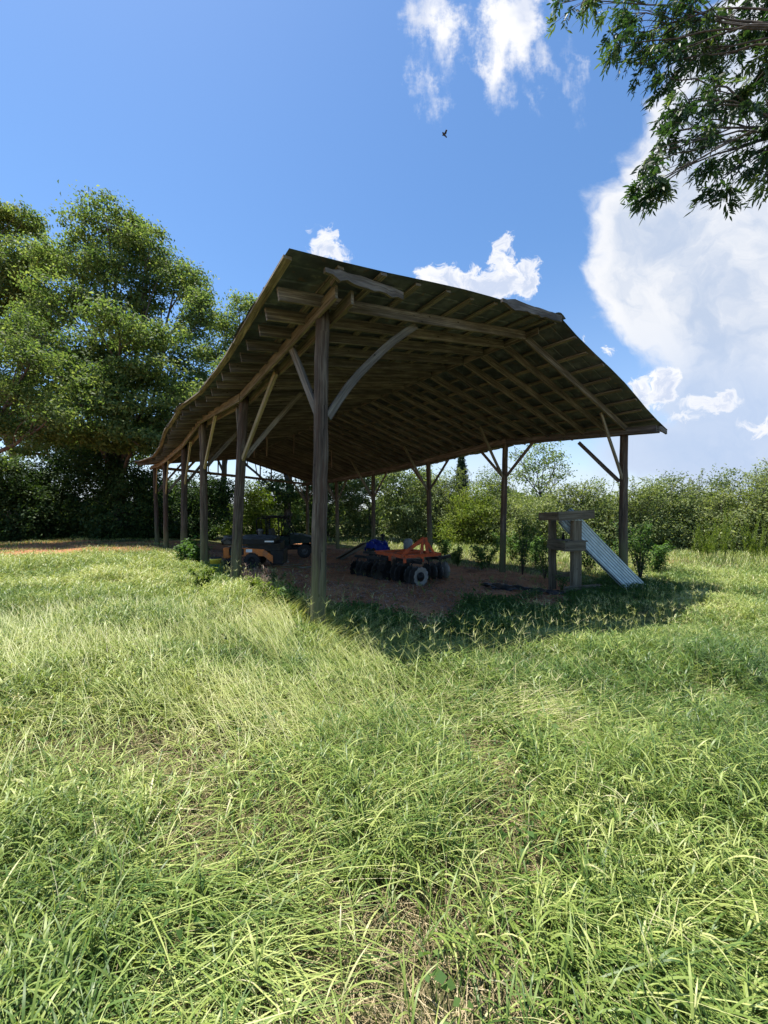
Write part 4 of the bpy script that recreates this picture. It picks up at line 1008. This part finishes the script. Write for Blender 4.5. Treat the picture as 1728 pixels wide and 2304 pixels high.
def build_plants():
    g1 = 'leafy saplings around the right-hand posts'
    plant('sapling', 'leafy sapling just right of the second right-hand barn post', gpx(1175, 14.2), 2.2, 9, .10, 'leaf_weed', g1, .38, 120, .35)
    plant('sapling', 'smaller leafy sapling between the second right-hand post and the wooden stand', gpx(1225, 13.2), 1.5, 7, .09, 'leaf_weed', g1, .4, 90, .3)
    plant('sapling', 'leafy sapling left of the second right-hand barn post', gpx(1085, 15.5), 1.0, 7, .09, 'leaf_weed', g1, .6, 70, .4)
    plant('sapling', 'leafy bush behind the front right corner post and the metal sheets', gpx(1440, 12.6), 2.1, 12, .09, 'leaf_weed', g1, .4, 120, .35)
    plant('sapling', 'low leafy bush left of the front right corner post, behind the wooden stand', gpx(1375, 13.5), 1.6, 10, .08, 'leaf_weed', g1, .5, 110, .4)
    plant('sapling', 'low bush in the grass directly behind the disc harrow', gpx(1030, 16.8), .9, 9, .09, 'leaf_weed', g1, .7, 90, .4)
    for (px, Y, H, nst, l) in ((1098, 16.6, 1.3, 10, 'leafy bush in the grass behind and left of the second right-hand post'), (1150, 17.5, 1.5, 11, 'wide leafy bush in the sun behind the second right-hand post'), (1205, 16.0, 1.3, 11, 'dense leafy bush behind the sapling right of the second right-hand post'), (1325, 14.6, 1.7, 12, 'dense leafy bush seen between the wooden stand legs and the front right post'), (1475, 13.8, 1.3, 11, 'low leafy bush in the grass right of the front right post'), (1000, 19.5, 1.0, 9, 'low leafy bush behind the third right-hand post')):
        plant('leafy_bush', l, gpx(px, Y), H, nst, .10, 'leaf_weed', 'leafy bushes crowding behind the right-hand posts', .7, 110, .5)
    g2 = 'leafy weeds growing in the barn shade'
    for (px, py, H, l) in ((1050, 1372, .5, 'bushy dark weed on the barn floor in front of the disc harrow'), (1265, 1330, .55, 'leafy weed in front of the wooden stand'), (875, 1440, .42, 'leafy weed in the shade just right of the front post'), (950, 1462, .38, 'weed at the sunny edge of the barn shade, in the centre'), (1130, 1440, .36, 'low weed at the shade edge below the black plastic sheet'),
                     (655, 1370, .55, 'green weed left of the foot of the front post'), (620, 1330, .6, 'tall weed between the two nearest left posts'), (800, 1430, .35, 'weed close to the right side of the front post foot'), (1380, 1372, .45, 'leafy weed below the foot of the metal sheets')):
        plant('leafy_weed', l, gat(px, py), H, 6, .06, 'leaf_weed', g2, .55, 34, .3, .5)
    g3 = 'bushy weeds along the left row of posts'
    for (px, Y, H, l, lf, mt) in ((415, 12.9, .95, 'leafy green bush at the foot of the third left post', .12, 'leaf_weed'), (440, 12.6, .75, 'smaller leafy bush just left of the yellow bucket', .11, 'leaf_weed'), (455, 8.2, .6, 'bright leafy weed in the sunny grass left of the barn', .07, 'leaf_lime'), (610, 6.7, .55, 'sunlit pale weed left of the front post', .05, 'leaf_lime'), (575, 7.2, .55, 'sunlit bushy weed between the front and second left posts', .05, 'leaf_lime')):
        plant('bushy_weed', l, gpx(px, Y), H, 9, lf, mt, g3, .5, 60, .4, .55)
    # dead stalky weeds
    def dead(label, base, H, n):
        t = thing('dead_weed', label, 'dead weed', base, 0, 'dead stalky weeds by the left posts'); A = Acc()
        for s in range(n):
            m = 26; h = random.uniform(.6, 1)*H; a = random.uniform(0, 6.283); l = random.uniform(.05, .4)
            bx, by = base.x, base.y
            X = np.array([bx+random.gauss(0, .1)]); Y = np.array([by+random.gauss(0, .1)])
            A.add(blades(X, Y, np.array([h]), np.array([.006]), np.array([l]), np.array([l+.2]), np.array([a]), np.array([.5]), 4, prof='str'))
            f = rng.uniform(.3, 1, m); X2 = X+np.sin(l+.1*f)*np.cos(a)*h*f; Y2 = Y+np.sin(l+.1*f)*np.sin(a)*h*f
            A.add(blades(X2, Y2, rng.uniform(.04, .14, m), np.full(m, .005), rng.uniform(.3, 1.0, m), rng.uniform(1.0, 1.9, m), rng.uniform(0, 6.283, m), rng.random(m), 2, dz=np.cos(l+.1*f)*h*f+gz(X, Y)-gz(X2, Y2), prof='str'))
        o = A.build('stalk', M['dead'], t); o.matrix_parent_inverse = Matrix.Translation(-base)
    dead('clump of dead pinkish stalks right of the second left post', gpx(570, 8.3), .8, 10)
    dead('dead pale stalks in the grass between the two nearest left posts', gpx(600, 7.3), .75, 9)
    dead('single dead forked stalk left of the front post', gpx(690, 5.9), .75, 3)
    g4 = 'feathery dog fennel clumps right of the barn'
    for i, (px, Y, H, l) in enumerate(((1625, 17, 2.7, 'tallest feathery weed clump standing before the thicket on the right'), (1695, 16.5, 2.3, 'feathery weed clump nearest the right edge of the photo'), (1585, 18, 1.9, 'shorter feathery weed clump left of the tallest feathery one'))):
        b = gpx(px, Y); t = thing('feathery_weed', l, 'weed', b, 0, g4); A = Acc(); A2 = Acc()
        for s in range(22):
            h = random.uniform(.6, 1)*H; a = random.uniform(0, 6.283); l_ = random.uniform(.0, .28); X = np.array([b.x+random.gauss(0, .25)]); Y_ = np.array([b.y+random.gauss(0, .2)])
            A.add(blades(X, Y_, np.array([h]), np.array([.014]), np.array([l_]), np.array([l_+.2]), np.array([a]), np.array([.5]), 4, prof='str')); m = 130; f = rng.uniform(.25, 1, m)
            X2 = X+np.sin(l_+.1*f)*np.cos(a)*h*f; Y2 = Y_+np.sin(l_+.1*f)*np.sin(a)*h*f
            A2.add(blades(X2, Y2, rng.uniform(.08, .22, m)*(1.3-f), np.full(m, .018), rng.uniform(.3, .8, m), rng.uniform(.5, 1.3, m), rng.uniform(0, 6.283, m), np.clip(rng.normal(.5, .2, m), 0, 1), 2, dz=np.cos(l_+.1*f)*h*f+gz(X, Y_)-gz(X2, Y2)))
        o = A.build('stem', M['leaf_shrub'], t); o.matrix_parent_inverse = Matrix.Translation(-b)
        o = A2.build('foliage', M['leaf_lime'], t); o.matrix_parent_inverse = Matrix.Translation(-b)
build_plants()

# ------------------------------------------------------------------ farm things
def text_mesh(txt, size, mat, parent, loc, rot, ext=.002):
    cu = bpy.data.curves.new('lettering', 'FONT'); cu.body = txt; cu.size = size; cu.extrude = ext; cu.align_x = 'CENTER'
    tmp = bpy.data.objects.new('tmp', cu); COL.objects.link(tmp); dg = bpy.context.evaluated_depsgraph_get(); me = bpy.data.meshes.new_from_object(tmp.evaluated_get(dg)); bpy.data.objects.remove(tmp)
    me.materials.clear(); me.materials.append(mat); o = bpy.data.objects.new('lettering', me); COL.objects.link(o); o.parent = parent; o.location = loc; o.rotation_euler = rot; return o
def wheel(parent, c, axis, r, w, rimr, rimmat, knob=True):
    c = Vector(c); ax = Vector(axis).normalized(); n = 28
    mb = MB(); prof = [(rimr, -w*.42), (r*.90, -w*.5), (r*.985, -w*.36), (r, 0), (r*.985, w*.36), (r*.90, w*.5), (rimr, w*.42)]
    mb.lathe(c, ax, prof, n)
    if knob:
        a = ax.orthogonal().normalized(); b = ax.cross(a)
        for k in range(18):
            th = 2*math.pi*k/18; d = a*math.cos(th)+b*math.sin(th); tt = ax.cross(d)
            for s in (-1, 1):
                p = c+d*r*.985+ax*(w*.24*s)+tt*(.01*s); mb.beam(p-ax*w*.22, p+ax*w*.22+tt*.02*s, r*.10, .035, up=d)
    ty = mb.build('tyre', M['rubber'], parent)
    mb = MB(); mb.lathe(c, ax, [(.001, w*.2), (rimr*.3, w*.22), (rimr*.5, w*.05), (rimr*.9, w*.15), (rimr*1.01, w*.40), (rimr*1.01, -w*.40), (rimr*.9, -w*.15), (rimr*.3, -w*.22), (.001, -w*.2)], n)
    mb.build('rim', rimmat, ty)
    return ty
def build_harrow():
    c = gpx(905, 12.6); hr = thing('disc_harrow', 'orange disc harrow with rows of notched steel discs on the clay floor', 'harrow', c); inv = lambda p: Vector(p)-c
    def gang(pend, d, n, sp, rad, lastwhite=False, every=None):
        """pend the end disc centre (world), d direction of the shaft away from it"""
        d = Vector(d).normalized(); mb = MB(); mb.beam(inv(pend+Vector((0, 0, .44))), inv(pend+d*(sp*(n-1))+Vector((0, 0, .44))), .09, .09); mb.build('gang_beam', M['black'], hr)
        for fq in (.2, .8):
            q = pend+d*(sp*(n-1)*fq+.11); mb = MB(); sd_ = Vector((-d.y, d.x, 0)); mb.tube([inv(q), inv(q+sd_*.12+Vector((0, 0, .16))), inv(q+sd_*.10+Vector((0, 0, .34))), inv(q+Vector((0, 0, .42)))], .022, 6); mb.build('shaft_arm', M['black'], hr)
        mb = MB(); mb.tube([inv(pend-d*.08), inv(pend+d*(sp*(n-1)+.08))], .022, 8); mb.build('gang_shaft', M['black'], hr)
        for i in range(n):
            p = pend+d*sp*i; mb = MB()
            mb.lathe(inv(p), d, [(.03, .055), (rad*.45, .045), (rad*.8, .016), (rad, -.012), (rad, -.017), (rad*.8, .010), (rad*.45, .038), (.03, .05)], 48, .10, 12)
            mb.build('disc', M['discwht'] if (i == 0 and lastwhite) else M['steel'] if i % 3 else M['black'], hr)
            if i < n-1:
                mb = MB(); mb.lathe(inv(p+d*.05), d, [(.028, 0), (.05, .02), (.034, .06), (.034, sp-.12), (.05, sp-.07), (.028, sp-.05)], 12); mb.build('spool', M['black'], hr)
    r = .31
    p = at(947, 1280, 12.0); p.z = float(gz(p.x, p.y))+r-.03; gang(p, (-.62, .78, 0), 6, .235, r, True)
    mb = MB(); mb.lathe(inv(p)+Vector((.62, -.78, 0))*.02, (.62, -.78, 0), [(.001, .06), (.05, .06), (.06, .03), (.14, .0), (.15, -.02)], 20); mb.build('hub', M['black'], hr)
    p = at(872, 1275, 12.7); p.z = float(gz(p.x, p.y))+r-.03; gang(p, (-.80, .60, 0), 7, .235, r*.97)
    p = at(1001, 1275, 13.2); p.z = float(gz(p.x, p.y))+r-.03; gang(p, (-.90, -.42, 0), 4, .25, r*.95, True)
    p = at(915, 1268, 14.1); p.z = float(gz(p.x, p.y))+r-.03; gang(p, (-.90, .42, 0), 6, .25, r*.95)
    g0 = c.z; zf = g0+.90
    def pz(px, Y, z=zf): q = at(px, 1240, Y); q.z = z; return q
    P1 = pz(845, 13.6); P2 = pz(910, 12.15); P3 = pz(990, 12.9); P4 = pz(925, 14.3)
    mb = MB()
    for a, b in ((P1, P2), (P2, P3), (P3, P4), (P4, P1), ((P1+P2)/2, (P3+P4)/2)): mb.beam(inv(a), inv(b), .085, .10)
    mb.build('main_frame', M['orange'], hr)
    mb = MB(); mb.beam(inv(pz(818, 13.9, zf-.03)), inv(pz(850, 13.5, zf-.03)), .08, .09); mb.beam(inv(pz(985, 12.7, zf-.12)), inv(pz(1013, 13.3, zf-.10)), .07, .10); mb.beam(inv(P2+Vector((0, .1, -.14))), inv(pz(950, 12.4, zf-.14)), .07, .09); mb.build('gang_beam', M['black'], hr)
    for q in (P1, P2, P3, pz(877, 12.8), pz(950, 12.5), pz(990, 13.3)):
        mb = MB(); mb.beam(inv(q+Vector((0, 0, -.02))), inv(q+Vector((.01, 0, -.20))), .09, .05, up=(0, 1, 0)); mb.build('hanger', M['orange'] if random.random() < .7 else M['black'], hr)
    # hitch tower
    T = pz(953, 13.0, at(953, 1208, 13.0).z)
    mb = MB(); mb.beam(inv(pz(906, 12.3, zf+.06)), inv(T), .05, .11); mb.beam(inv(T+Vector((.02, .3, 0))), inv(pz(920, 14.2, zf+.05)), .05, .09); mb.build('hitch_stay', M['orange'], hr)
    mb = MB(); mb.beam(inv(pz(948, 12.8, zf)), inv(T+Vector((-.02, 0, .03))), .03, .11, up=(1, 0, 0)); mb.beam(inv(pz(962, 12.95, zf)), inv(T+Vector((.08, .1, .03))), .03, .11, up=(1, 0, 0)); mb.beam(inv(pz(978, 13, zf)), inv(T+Vector((.12, .1, -.12))), .03, .08, up=(1, 0, 0)); mb.build('hitch_mast', M['orange'], hr)
build_harrow()
def build_utv():
    c = gpx(632, 18.9); u = thing('utility_vehicle', 'dark green side-by-side utility vehicle with roll cage and roof parked under the barn', 'utility vehicle', c, R(8))
    # local +x is the front
    for x in (-1.02, 1.18):
        for s in (-1, 1): wheel(u, (x, .62*s, .31), (0, s, 0), .32, .24, .17, M['steel'])
    mb = MB(); mb.box((-.0, 0, .45), 2.5, .9, .16, .03); mb.box((.1, 0, .52), .9, 1.35, .12, .02); mb.build('chassis', M['black'], u)
    mb = MB(); mb.box((-1.05, 0, .88), 1.35, 1.36, .30, .03); b = mb.build('cargo_bed', M['green'], u)
    mb = MB(); mb.box((-1.05, 0, 1.045), 1.25, 1.2, .02); mb.box((-1.05, -.685, .94), 1.3, .03, .04); mb.build('bed_rail', M['black'], b)
    text_mesh('Kawasaki', .11, M['white'], b, (-.75, -.688, .85), (R(90), 0, 0))
    mb = MB(); mb.box((.05, 0, .70), .85, 1.30, .26, .03); mb.box((.05, -.64, .86), .8, .05, .3, .02); mb.box((.05, .64, .86), .8, .05, .3, .02); mb.build('cab', M['green'], u)
    # hood sloping down to the front with flared fenders
    mb = MB()
    def ring(x, y, zl, zh): return [Vector((x, -y, zl)), Vector((x, y, zl)), Vector((x, y, zh)), Vector((x, -y, zh))]
    for (a, bq) in (((.50, .66, .62, 1.14), (1.0, .66, .70, 1.10)), ((1.0, .66, .70, 1.10), (1.45, .60, .70, .98)), ((1.45, .60, .60, .98), (1.66, .50, .55, .84))):
        mb.hull8(ring(*a)+ring(*bq))
    mb.build('hood', M['green'], u)
    mb = MB(); mb.box((1.70, 0, .55), .06, 1.0, .22, .02); mb.build('bumper', M['black'], u)
    for s in (-1, 1):
        mb = MB(); mb.box((1.635, .34*s, .84), .05, .2, .1, .02); mb.build('headlight', M['white'], u)
    mb = MB(); mb.box((-.12, 0, .88), .5, 1.25, .16, .04); mb.build('seat', M['seat'], u)
    mb = MB(); mb.beam((-.36, 0, .92), (-.46, 0, 1.38), 1.2, .12, up=(1, 0, 0)); mb.build('backrest', M['seat'], u)
    mb = MB(); r = .028
    for s in (-1, 1):
        y = .6*s
        mb.tube([(.72, y, 1.05), (.30, y*.95, 1.84), (.22, y*.95, 1.9), (-.50, y*.95, 1.93), (-.62, y, 1.86), (-.60, y, .9)], r, 7)
        mb.tube([(-.02, y*.96, .95), (-.05, y*.95, 1.92)], r, 7)
        mb.tube([(-.62, y, 1.86), (-.95, y, 1.90), (-1.06, y, 1.78), (-1.0, y, 1.08)], r*.9, 7)
    for x, z in ((.26, 1.88), (-.56, 1.92), (-.05, 1.92), (-1.0, 1.88)): mb.tube([(x, -.57, z), (x, .57, z)], r*.9, 7)
    mb.build('roll_cage', M['mesh'], u)
    mb = MB()
    for k in range(8): z = 1.12+.1*k; mb.tube([(-.60, -.58, z), (-.60, .58, z)], .008, 5)
    for k in range(9): y = -.56+.14*k; mb.tube([(-.60, y, 1.05), (-.60, y, 1.86)], .008, 5)
    mb.build('rear_screen', M['mesh'], u)
    mb = MB(); mb.box((-.16, 0, 1.985), 1.35, 1.28, .06, .025); mb.build('canopy', M['black'], u)
    mb = MB(); mb.tube([(.35+.13*math.cos(a)*.5, .3+.17*math.sin(a), 1.16+.13*math.cos(a)) for a in np.linspace(0, 6.28, 15)], .014, 6); mb.tube([(.35, .3, 1.16), (.55, .3, 1.0)], .018, 6); mb.build('steering_wheel', M['mesh'], u)
    # a pale jug rests in the bed
    j = c+Vector((-1.0, -.1, 1.06)); t = thing('feed_tub', 'pale grey tub sitting on the bed of the utility vehicle', 'tub', j)
    mb = MB(); mb.lathe((0, 0, 0), (0, 0, 1), [(.001, 0), (.13, 0), (.17, .22), (.18, .23), (.13, .27), (.06, .30), (.001, .31)], 16); mb.build('tub_body', M['sack'], t)
build_utv()
def build_machine():
    c = gpx(572, 13.2); m = thing('mower', 'orange and black ride-on mower with flat black top behind the second left post', 'mower', c, R(4))
    wheel(m, (.05, -.42, .25), (0, -1, 0), .25, .22, .12, M['black']); wheel(m, (-.72, -.40, .16), (0, -1, 0), .16, .12, .07, M['black']); wheel(m, (.05, .42, .25), (0, 1, 0), .25, .22, .12, M['black'])
    mb = MB(); mb.hull8([Vector(p) for p in ((-.30, -.44, .40), (-.30, .44, .40), (-.30, .44, .68), (-.30, -.44, .68), (.42, -.44, .40), (.42, .44, .40), (.42, .44, .62), (.42, -.44, .62))])
    mb.hull8([Vector(p) for p in ((.423, -.44, .40), (.423, .44, .40), (.423, .44, .62), (.423, -.44, .62), (.72, -.44, .16), (.72, .44, .16), (.72, .44, .40), (.72, -.44, .40))])
    mb.box((-.82, 0, .50), .22, .7, .36, .03); mb.build('body', M['orange2'], m)
    mb = MB(); mb.box((-.05, -.446, .58), .2, .008, .1); mb.build('sticker', M['white'], m)
    mb = MB(); mb.box((.02, -.446, .47), .13, .008, .09); mb.box((-.45, -.1, .55), .5, .7, .26, .03); mb.build('side_vent', M['black'], m)
    mb = MB(); mb.hull8([Vector(p) for p in ((-.45, -.5, .80), (-.45, .55, .90), (-.45, .55, 1.06), (-.45, -.5, .98), (.75, -.5, .82), (.75, .55, .90), (.75, .55, 1.03), (.75, -.5, .95))])
    mb.hull8([Vector(p) for p in ((-.1, -.38, .66), (-.1, .4, .66), (-.1, .4, .88), (-.1, -.38, .80), (.95, -.38, .5), (.95, .4, .5), (.95, .4, .88), (.95, -.38, .81))]); mb.build('top_deck', M['black'], m)
    mb = MB(); mb.box((.62, -.502, .89), .3, .008, .05); mb.build('name_strip', M['white'], m)
    mb = MB(); mb.box((.80, -.39, .72), .26, .02, .05, .004); mb.box((.84, .0, .35), .45, .8, .5, .03); mb.build('discharge_chute', M['black'], m)
    mb = MB(); mb.box((-.85, 0, .86), .34, .5, .2, .03); mb.lathe((-.85, 0, .96), (0, 0, 1), [(.17, 0), (.18, .05), (.15, .1), (.001, .11)], 14); mb.tube([(-.95, -.28, .78), (-.98, -.34, .9), (-.8, -.36, 1.0), (-.7, -.3, .92)], .03, 6); mb.build('engine', M['steel'], m)
build_machine()
def build_small():
    # yellow bucket
    c = gpx(485, 11.4); b = thing('bucket', 'yellow plastic bucket with black lid and green label beside the third left post', 'bucket', c, .3)
    mb = MB(); mb.lathe((0, 0, 0), (0, 0, 1), [(.001, 0), (.135, 0), (.16, .33), (.168, .33), (.168, .345), (.16, .35), (.16, .38)], 28); mb.build('bucket_body', M['yel'], b)
    mb = MB(); mb.lathe((0, 0, .37), (0, 0, 1), [(.17, 0), (.172, .03), (.15, .038), (.14, .03), (.001, .03)], 28); mb.build('lid', M['black'], b)
    mb = MB(); mb.sheet(lambda s, t: ((.1385+.021*(.25+.45*t)*1.3)*math.cos(-2.6+1.9*s), (.1385+.021*(.25+.45*t)*1.3)*math.sin(-2.6+1.9*s), .06+.15*t), 12, 2); mb.build('label_patch', M['label'], b)
    mb = MB(); mb.tube([(.17*math.cos(a), -.03-.14*math.sin(a), .31-.12*math.sin(a)) for a in np.linspace(0, math.pi, 10)], .004, 5); mb.build('handle', M['black'], b)
    # planks on the floor
    for i, (a0, a1, m, l, w) in enumerate((((548, 1276), (680, 1268), 'lumber', 'long board lying on the clay beside the mower, farthest of the three', .14), ((560, 1281), (676, 1273), 'yellow', 'narrow board lying on the clay in front of the farther one', .09), ((672, 1275), (715, 1273), 'grey', 'short grey board lying end-on to the others near the front post', .13))):
        p = gat(*a0); q = gat(*a1); mid = (p+q)/2; p = p-mid; q = q-mid
        mb = MB(); mb.beam(p+Vector((0, 0, .04)), q+Vector((0, 0, .05)), w, .035, n=3, wob=.004); o = mb.build('board', M[m], None, loc=mid); tag(o, l, 'board', 'boards lying by the mower')
    # stick
    p = gat(836, 1333); q = gat(872, 1321); mb = MB(); mb.beam((0, 0, .02), q-p+Vector((0, 0, .03)), .02, .015, n=3, wob=.01, taper=.4); tag(mb.build('stick', M['straw'] if False else M['yellow'], None, loc=p), 'pale split stick lying on the clay floor before the harrow', 'stick')
    # little cart under the blue tarp and the ramp board leaning on it
    c = gpx(850, 17.6); t = thing('cart', 'low black cart beneath the blue tarp behind the harrow', 'cart', c)
    mb = MB(); mb.box((0, 0, .62), .95, .7, .28, .03); mb.box((0, 0, .42), .8, .5, .1); mb.build('cart_body', M['black'], t)
    for x in (-.3, .3): wheel(t, (x, -.36, .2), (0, -1, 0), .2, .1, .09, M['black'], False)
    mb = MB(); mb.tube([(.22, .1, .7), (.22, .1, 1.22)], .07, 12); mb.lathe((.22, .1, 1.22), (0, 0, 1), [(.12, 0), (.12, .03), (.001, .08)], 12); mb.build('chimney', M['black'], t)
    def tf(s, tt):
        x = (s-.5)*1.15; y = (tt-.5)*.95; e = max(abs(s-.5), abs(tt-.5))*2
        z = .82+.10*math.sin(s*7+tt*3)*math.cos(tt*6)+.05*math.sin(s*19+tt*13)+.03*math.sin(s*41-tt*37) - (.30 if e > .88 else .12*max(0, e-.6)*3)
        return (x, y, z+.05)
    mb = MB(); mb.sheet(tf, 34, 26); tag(mb.build('blue_tarp', M['blue'], None, solid=.006, loc=c+Vector((-.02, 0, .05))), 'crumpled dark blue tarp heaped on the low black cart', 'tarp')
    q = gat(762, 1254); hi = Vector((c.x-.48, c.y-.05, c.z+.90)); lo = q+Vector((.1, .2, .03)); mid = (hi+lo)/2
    mb = MB(); mb.beam(lo-mid, hi-mid, .62, .05, up=(0, 0, 1)); mb.beam(lo-mid+Vector((0, -.33, -.05)), hi-mid+Vector((0, -.33, -.05)), .04, .12); tag(mb.build('wooden_ramp', M['lumber'], None, loc=mid), 'wide wooden ramp leaning up against the tarp-covered cart', 'ramp')
    # sack behind hitch
    c = gpx(918, 18.6); mb = MB(); mb.lathe((0, 0, 0), (0, 0, 1), [(.001, 0), (.26, .02), (.30, .3), (.26, .6), (.24, .85), (.15, .98), (.001, 1.0)], 18)
    mb.v = [(x*(1+.1*math.sin(z*9+y*8))*.9, y, z+.1*x) for x, y, z in mb.v]; tag(mb.build('stuffed_sack', M['sack'], None, loc=c), 'pale grey stuffed sack standing behind the harrow hitch', 'sack')
    # crumpled feed bag
    c = gat(640, 1262); mb = MB(); mb.sheet(lambda s, t_: ((s-.5)*.36, (t_-.5)*.2+.03*math.sin(s*9), .02+.20*math.sin(math.pi*s)*math.sin(math.pi*t_)*(1+.5*math.sin(s*17+t_*11))), 18, 14); tag(mb.build('feed_bag', M['bagred'], None, solid=.004, loc=c), 'crumpled white and red plastic bag on the clay beside the mower', 'bag')
    # black plastic sheet
    a = gat(1098, 1322); b2 = gat(1290, 1338); mid = (a+b2)/2; d = (b2-a); w = Vector((-.25, .5, 0))
    def bf(s, t_):
        p = a+d*s+w*(t_-.35)*(1.0-.35*s)-mid; x = p+mid; z = float(gz(x.x, x.y))-mid.z
        return (p.x, p.y+.05*math.sin(s*9), z+.04+.10*max(0, math.sin(t_*3.1))*(1-.6*s)+.03*math.sin(s*23+t_*9)+.015*math.sin(s*51))
    mb = MB(); mb.sheet(bf, 60, 12); tag(mb.build('plastic_sheet', M['tarp'], None, solid=.008, loc=mid), 'long rumpled black plastic sheet lying on the clay left of the wooden stand', 'plastic sheet')
    # insect in the air
    c = at(1000, 297, 1.6); t = thing('flying_insect', 'tiny dark insect flying in the blue sky above the barn', 'insect', c, .5); mb = MB()
    mb.lathe((0, 0, 0), (1, 0, -.5), [(.0005, -.012), (.003, -.008), (.004, 0), (.003, .006), (.0015, .008), (.003, .011), (.0005, .015)], 10); mb.build('insect_body', M['insect'], t)
    for s in (-1, 1): mb = MB(); mb.sheet(lambda a_, b_: (-.002+.010*a_*(1-.3*b_), s*(.002+.012*b_), .003+.006*b_), 2, 3); mb.build('wing', M['insect'], t, solid=.0003)
build_small()
def build_stand():
    c = gpx(1296, 10.95); st = thing('wooden_stand', 'heavy T-shaped wooden stand with a shelf near the front right corner post', 'stand', c)
    # direction along the stand's depth (towards back left)
    dd = Vector((-.12, .99, 0)).normalized(); sx = Vector((.97, .24, 0)).normalized(); H = at(1296, 1146, 10.95).z-c.z
    def P(a, b, z): return sx*a+dd*b+Vector((0, 0, z))
    mb = MB(); mb.beam(P(-.02, 0, 0), P(0.0, 0, H-.27), .15, .26, up=sx, n=4, wob=.004); mb.build('leg', M['lumber'], st)
    mb = MB(); mb.beam(P(-.30, .75, 0), P(-.30, .75, H-.27), .12, .2, up=sx, n=4, wob=.004); mb.build('leg', M['lumber'], st)
    # top: two planks on edge and a cap across
    mb = MB(); mb.beam(P(-.66, -.10, H-.15), P(.53, -.10, H-.08), .05, .25, n=2); mb.build('front_rail', M['lumber'], st)
    mb = MB(); mb.beam(P(-.66, .90, H-.16), P(.30, .90, H-.12), .05, .23, n=2); mb.build('back_rail', M['lumber'], st)
    mb = MB(); mb.beam(P(-.64, -.07, H-.15), P(-.64, .87, H-.16), .05, .22); mb.beam(P(.3, -.07, H-.14), P(.3, .87, H-.15), .05, .20); mb.build('side_rail', M['lumber'], st)
    zs = at(1260, 1212, 11.2).z-c.z
    mb = MB(); mb.beam(P(-.50, -.16, zs-.14), P(.19, -.16, zs-.14), .05, .26); mb.beam(P(-.47, -.13, zs-.14), P(-.47, .72, zs-.14), .05, .25)
    mb.beam(P(-.42, .3, zs), P(.25, .3, zs), .86, .035); mb.build('shelf', M['lumber'], st)
    mb = MB(); mb.beam(P(-.5, -.15, .13), P(.72, -.15, .16), .07, .24); mb.build('foot_beam', M['lumber'], st)
    mb = MB(); mb.beam(P(-.32, .72, .42), P(.3, .68, .45), .06, .13); mb.build('brace', M['lumber'], st)
    # bottle on the shelf
    q = c+P(-.12, .45, zs+.02); mb = MB(); mb.lathe((0, 0, 0), (0, 0, 1), [(.001, 0), (.045, 0), (.045, .12), (.02, .17), (.02, .21), (.001, .21)], 14); tag(mb.build('jar', M['plastic'], None, loc=q), 'small dark jar on the shelf of the wooden stand', 'jar')
    # corrugated sheets leaning on the stand
    g = 'corrugated metal sheets leaning on the stand'
    bn = at(1418, 1331, 10.62); bf = at(1463, 1313, 11.38); tn = at(1254, 1166, 11.13); tf = at(1284, 1139, 11.55)
    bn.z = min(bn.z, float(gz(bn.x, bn.y))+.02); bf.z = min(bf.z, float(gz(bf.x, bf.y))+.02)
    for i, (lab, ofs, sh) in enumerate((('uppermost corrugated metal sheet leaning from the stand to the ground', 0, 0), ('corrugated metal sheet just beneath the uppermost leaning one', 1, -.05))):
        mid = (bn+bf+tn+tf)/4; n = (tf-bf).cross(bn-bf).normalized()
        if n.z < 0: n = -n
        def fn(s, t_):
            p = bn.lerp(bf, t_).lerp(tn.lerp(tf, t_), s*(1-.03*i)); w = math.cos(t_*2*math.pi*7)*.022
            return p+n*(w-.035*ofs)+Vector((0, 0, -.03*math.sin(math.pi*s)))+(bf-bn)*sh-mid
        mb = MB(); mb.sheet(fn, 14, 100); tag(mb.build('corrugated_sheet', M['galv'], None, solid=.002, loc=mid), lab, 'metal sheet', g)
build_stand()
